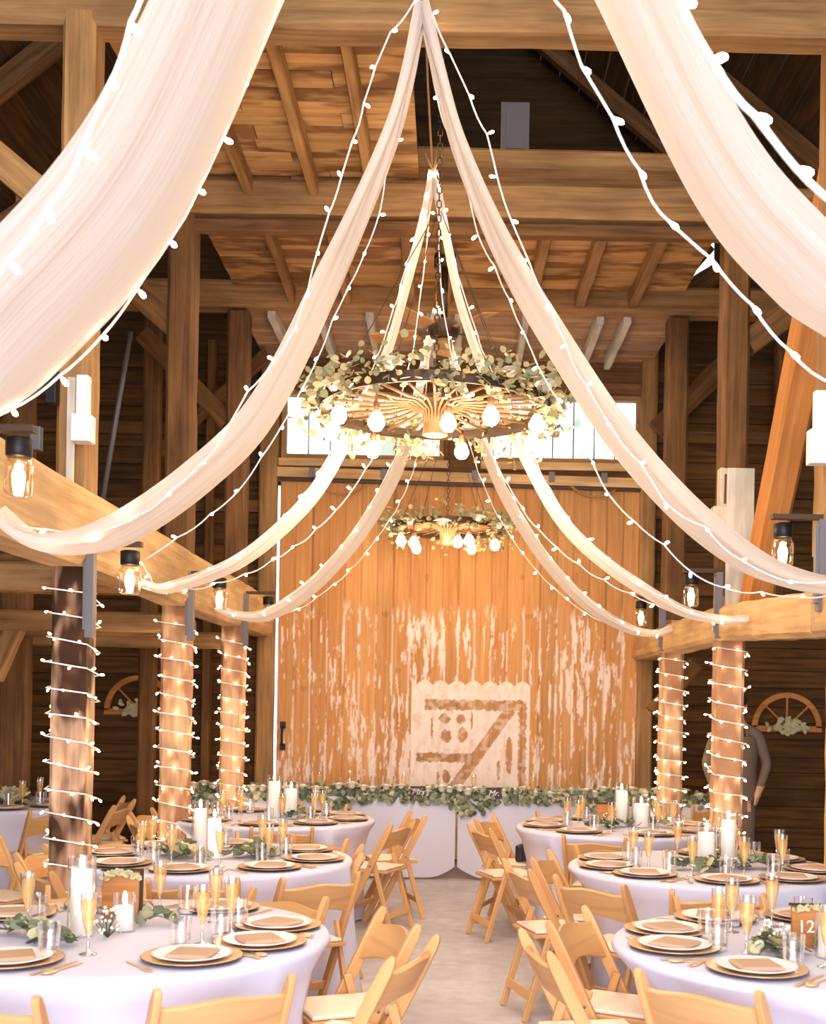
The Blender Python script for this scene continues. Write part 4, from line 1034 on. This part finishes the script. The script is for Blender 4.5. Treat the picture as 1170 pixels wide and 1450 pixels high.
# ------------------------------------------------------------------ head table
HY0, HY1 = 10.98, 11.72
def head_cloth(x0, x1, label, round_l, round_r):
    n = 70; P = []; rr = random.Random(int(x0*10))
    lo, hi = min(x0, x1), max(x0, x1)
    rows = [(1, 0, .765), (1, 0, .765), (0, 0, .765), (0, -.006, .75), (0, -.008, .6), (0, -.012, .4), (0, -.02, .2), (0, -.025, .02)]
    for ri, (bk, dy, z) in enumerate(rows):
        for i in range(n):
            u = i/(n-1); x = lo+(hi-lo)*u
            drop = max(0, .75-z); fold = drop*(.03*math.sin(x*9+1)+.02*math.sin(x*17))
            zz = z
            ed = min(u if round_l else 1, (1-u) if round_r else 1)*(hi-lo)
            if z < .1: zz = z+.10*max(0, 1-ed/.28)**2
            P.append(Vector((x, (HY1 if ri == 0 else HY0+.02 if bk else HY0)+dy+fold*.8, zz)))
    m = MB(); m.grid(P, len(rows), n); tag(m.build('tablecloth', 'table_linen'), label, 'tablecloth', 'long cloths of the head table')
hx0, hxm, hx1 = at(250, 1150, 11).x, at(647, 1150, 11).x, at(1015, 1150, 11).x
head_cloth(hx0, hxm-.012, 'long white head table cloth on the daylight slit side of the seam', False, True)
head_cloth(hxm+.012, hx1, 'long white head table cloth reaching from the seam behind the slim post', True, False)
g = thing('head_table_garland', 'eucalyptus and white rose garland along the front of the head table', 'garland', (0, HY0+.05, .77))
m = MB(); rr = random.Random(9); x = hx0
for i in range(2600):
    x = rr.uniform(hx0, hx1)
    dens = .55+.45*math.sin(x*7.3)*math.sin(x*3.1+1)
    if rr.random() > dens+.25: continue
    hang = max(0, math.sin(x*5.1+.6))**3*.14+.03
    k = rr.random(); f = rr.random()
    if f < .6: p = Vector((x, rr.uniform(-.04, .1), rr.uniform(0, .085)))
    else: p = Vector((x, rr.uniform(-.1, -.065), -rr.uniform(0, hang)))
    m.leaf(p, (rr.gauss(0, 1), rr.gauss(-.3, .5), rr.gauss(0, .7)), (rr.gauss(0, .5), -1, rr.gauss(.3, .6)), rr.uniform(.04, .07), rr.uniform(.035, .06), mi=0 if k < .5 else (1 if k < .8 else 2), shade=rr.uniform(.6, 1.15))
m.build('foliage', ['leaf', 'leaf_dark', 'leaf_pale'], g)
x = hx0+.05
while x < hx1:
    big = abs(x-hxm) < .25
    rose(Vector((x, rr.uniform(-.06, .02), rr.uniform(.05, .105))), rr.uniform(.05, .07)*(1.15 if big else 1), g); x += rr.uniform(.06, .1) if big else rr.uniform(.08, .15)
for (px, py, body, label) in ((592, 1126, 'Mrs', 'small black sign lettered Mrs in white script on the head table'), (699, 1128, 'Mr.', 'small black sign lettered Mr in white script on the head table')):
    p = at(px, py, HY0+.02); t = thing('name_sign', label, 'sign', (p.x, HY0-.02, .775)); M = Matrix.Rotation(R(-8), 4, 'X')
    m = MB(); m.box(-.072, .072, -.004, .004, 0, .10, M=M); m.build('board', 'sign_black', t)
    text_mesh(body, .075, 'sign_white', t, M @ Matrix.Translation((0, -.006, .045)) @ Matrix.Rotation(PI/2, 4, 'X'), 'lettering', .35)
for (px, lab) in ((572, 'champagne flute standing behind the seam-side black sign'), (671, 'champagne flute standing between the two black signs'), (755, 'champagne flute on the head table beyond the second sign'), (940, 'champagne flute on the head table by the slim post'), (452, 'champagne flute on the head table above the orange chair')):
    p = at(px, 1110, 11.4); put('flute', p.x, 11.4, .766, 0, lab, 'champagne flutes')
t = thing('wine_bottle', 'small clear bottle with white stopper on the head table', 'bottle', (at(495, 1120, 11.4).x, 11.4, .766))
m = MB(); m.lathe([(.03, 0), (.033, .01), (.033, .12), (.012, .16), (.011, .2)], 14); m.build('glass_body', 'glass', t); m = MB(); m.ball(Vector((0, 0, .21)), .016, n=8); m.build('stopper', 'porcelain', t)
put_chair(-1.9, 12.0-.35, R(-90), 'honey wood folding chair behind the head table by the slit')
put_chair(at(1000, 1150, 10.6).x+.05, 10.62, R(90), 'honey wood folding chair drawn up to the head table behind the slim post')

# ------------------------------------------------------------------ the standing man
def man(x, y):
    t = thing('person', 'person standing behind the post in a grey jacket with hands at the pockets', 'person', (x, y, 0), R(-12))
    J = {'pel': (0, 0, .97), 'bel': (0, -.01, 1.10), 'che': (0, 0, 1.30), 'nb': (0, .015, 1.47), 'nk': (0, 0, 1.545), 'hd1': (0, -.01, 1.61), 'hd2': (0, -.012, 1.70), 'hd3': (0, -.005, 1.765)}
    Rr = {'pel': (.15, .115), 'bel': (.155, .115), 'che': (.165, .12), 'nb': (.085, .07), 'nk': (.057, .06), 'hd1': (.062, .078), 'hd2': (.078, .096), 'hd3': (.05, .06)}
    E = [('pel', 'bel'), ('bel', 'che'), ('che', 'nb'), ('nb', 'nk'), ('nk', 'hd1'), ('hd1', 'hd2'), ('hd2', 'hd3')]
    for s, q in ((-1, 'l'), (1, 'r')):
        for k, p, r in (('sh', (s*.185, 0, 1.42), (.068, .066)), ('el', (s*.275, .05, 1.14), (.05, .05)), ('wr', (s*.205, -.10, .93), (.034, .036)), ('pa', (s*.18, -.125, .87), (.034, .024)),
                        ('hp', (s*.095, 0, .90), (.095, .1)), ('kn', (s*.11, -.015, .5), (.066, .068)), ('an', (s*.115, .02, .1), (.045, .05)), ('he', (s*.115, .03, .05), (.04, .045)), ('to', (s*.13, -.14, .04), (.04, .034))):
            J[k+q] = p; Rr[k+q] = r
        E += [('nb', 'sh'+q), ('sh'+q, 'el'+q), ('el'+q, 'wr'+q), ('wr'+q, 'pa'+q), ('pel', 'hp'+q), ('hp'+q, 'kn'+q), ('kn'+q, 'an'+q), ('an'+q, 'he'+q), ('he'+q, 'to'+q)]
        for f, (dx, dz, L) in enumerate(((-.022, 0, .07), (-.008, -.004, .08), (.008, -.003, .075), (.022, .002, .06))):
            b = Vector(J['pa'+q]); n1, n2 = 'f%d%s1' % (f, q), 'f%d%s2' % (f, q)
            J[n1] = b+Vector((dx*.5, dx-.004, -.035)); J[n2] = J[n1]+Vector((-s*.012, dx*.3-.01, -L*.75)); Rr[n1] = (.011, .011); Rr[n2] = (.008, .008); E += [('pa'+q, n1), (n1, n2)]
        b = Vector(J['wr'+q]); J['th1'+q] = b+Vector((-s*.03, -.03, -.035)); J['th2'+q] = J['th1'+q]+Vector((-s*.015, -.01, -.035)); Rr['th1'+q] = (.013, .013); Rr['th2'+q] = (.009, .009); E += [('wr'+q, 'th1'+q), ('th1'+q, 'th2'+q)]
    keys = list(J); idx = {k: i for i, k in enumerate(keys)}
    me = bpy.data.meshes.new('sk'); me.from_pydata([tuple(J[k]) for k in keys], [(idx[a], idx[b]) for a, b in E], [])
    o = bpy.data.objects.new('sk', me); col.objects.link(o); md = o.modifiers.new('s', 'SKIN'); md.use_smooth_shade = True
    for i, k in enumerate(keys): me.skin_vertices[0].data[i].radius = Rr[k]; me.skin_vertices[0].data[i].use_root = (k == 'pel')
    sb = o.modifiers.new('u', 'SUBSURF'); sb.levels = sb.render_levels = 2
    dg = bpy.context.evaluated_depsgraph_get(); dg.update(); b = bpy.data.meshes.new_from_object(o.evaluated_get(dg)); bpy.data.objects.remove(o)
    b.name = 'body'; b.materials.clear()
    for mm in ('suit', 'skin', 'shoe', 'shirt'): b.materials.append(MATS[mm])
    for p in b.polygons:
        c = p.center; p.use_smooth = True
        hand = abs(c.x) > .1 and c.z < .955 and c.z > .7 and c.y < -.075
        p.material_index = 1 if (c.z > 1.5 or hand) else 2 if c.z < .085 else 3 if (abs(c.x) < .07 and c.y < -.05 and c.z > 1.0) else 0
    body = bpy.data.objects.new('body', b); col.objects.link(body); body.parent = t
    # face: nose, eyes, mouth, ears as one child each
    m = MB(); m.ball(Vector((0, -.108, 1.675)), .014, .8, 1.1, 1.5, 8); m.build('nose', 'skin', t)
    for s in (-1, 1):
        m = MB(); m.ball(Vector((s*.03, -.092, 1.70)), .012, n=8); m.build('eye', 'sign_white', t); m = MB(); m.ball(Vector((s*.078, 0, 1.685)), .022, .4, .8, 1.3, 8); m.build('ear', 'skin', t)
    m = MB(); m.ball(Vector((0, -.092, 1.638)), .02, 1.1, .4, .3, 8); m.build('mouth', 'rose_gold', t)
    m = MB(); m.lathe([(.098, -.01), (.104, .04), (.085, .085), (.04, .105), (.001, .11)], 16, M=Matrix.Translation((0, .014, 1.70)) @ Matrix.Diagonal((.86, 1.02, 1, 1))); m.build('hair', 'hair', t)
    # open jacket skirt and lapels
    m = MB(); P = []; n = 26
    rows = [(1.40, .185, .118), (1.25, .19, .14), (1.08, .178, .138), (.95, .195, .15), (.82, .215, .16)]
    for (z, rx, ry) in rows:
        for i in range(n): a = -PI/2+R(16)+(2*PI-R(32))*i/(n-1); P.append(Vector((rx*math.cos(a), ry*math.sin(a)+.005, z)))
    m.grid(P, len(rows), n); m.build('jacket', 'suit', t)
    return t
man(at(1043, 1100, 10.75).x, 10.75)

# ------------------------------------------------------------------ light
def lamp(typ, name, loc, energy, color, **kw):
    d = bpy.data.lights.new(name, typ); d.energy = energy; d.color = color
    for k, v in kw.items():
        if k != 'rot': setattr(d, k, v)
    o = bpy.data.objects.new(name, d); col.objects.link(o); o.location = loc
    if 'rot' in kw: o.rotation_euler = kw['rot']
    return o
WARM = (1, .80, .56)
lamp('POINT', 'chandelier_glow', c1+Vector((0, 0, -.3)), 66, WARM, shadow_soft_size=.12)
lamp('POINT', 'chandelier_glow', c2+Vector((0, -.2, -.3)), 22, WARM, shadow_soft_size=.12)
lamp('AREA', 'bay_fill', (0, 1.0, 5.6), 165, (1, .87, .72), shape='RECTANGLE', size=3.6, size_y=4.5, rot=(R(18), 0, 0))  # added warm fill above the camera, standing in for front bay string lights
lamp('AREA', 'open_door_daylight', (0, -2.3, 2.4), 560, (.76, .80, 1), shape='RECTANGLE', size=5, size_y=4, rot=(R(90), 0, 0))
lamp('POINT', 'loft_fill', (.6, 7.3, 6.3), 14, WARM, shadow_soft_size=.2)  # added dim fill to brighten the dark loft; no fixture hangs there
lamp('AREA', 'overhead_fill', (0, 8.6, 5.0), 70, (1, .78, .52), shape='RECTANGLE', size=3.0, size_y=4.5)  # added overhead fill, standing in for ambient light of the fairy lights
for y, e in ((4.6, 26), (7.2, 26), (9.4, 20)): lamp('POINT', 'nave_fill', (0, y, 2.1), e*.85, WARM, shadow_soft_size=.35)  # added mid-air fills lighting drapes and posts, standing in for bulb glow
lamp('POINT', 'nave_fill', (-.1, 4.5, 4.0), 20, WARM, shadow_soft_size=.3)  # extra unseen fill added to brighten the tie beam drapes
w = bpy.data.worlds.new('world'); scene.world = w; w.use_nodes = True; nt = w.node_tree; nt.nodes.clear()
out = nt.nodes.new('ShaderNodeOutputWorld'); bg = nt.nodes.new('ShaderNodeBackground'); bg.inputs[1].default_value = 2.2
tc = nt.nodes.new('ShaderNodeTexCoord'); nz = nt.nodes.new('ShaderNodeTexNoise'); nz.inputs['Scale'].default_value = 26; nz.inputs['Detail'].default_value = 4
nt.links.new(tc.outputs['Generated'], nz.inputs['Vector']); rp = nt.nodes.new('ShaderNodeValToRGB'); e = rp.color_ramp.elements
e[0].position, e[0].color = .38, (.30, .36, .30, 1); e[1].position, e[1].color = .56, (.92, .97, 1, 1)
nt.links.new(nz.outputs[0], rp.inputs[0]); nt.links.new(rp.outputs[0], bg.inputs[0]); nt.links.new(bg.outputs[0], out.inputs[0])

scene.view_settings.view_transform = 'Standard'; scene.view_settings.look = 'None'; scene.view_settings.exposure = 0.22
c = scene.cycles
c.use_denoising = True; c.max_bounces = 7; c.diffuse_bounces = 4; c.glossy_bounces = 3; c.transmission_bounces = 4; c.transparent_max_bounces = 24
c.caustics_reflective = False; c.caustics_refractive = False; c.sample_clamp_indirect = 4; c.sample_clamp_direct = 0
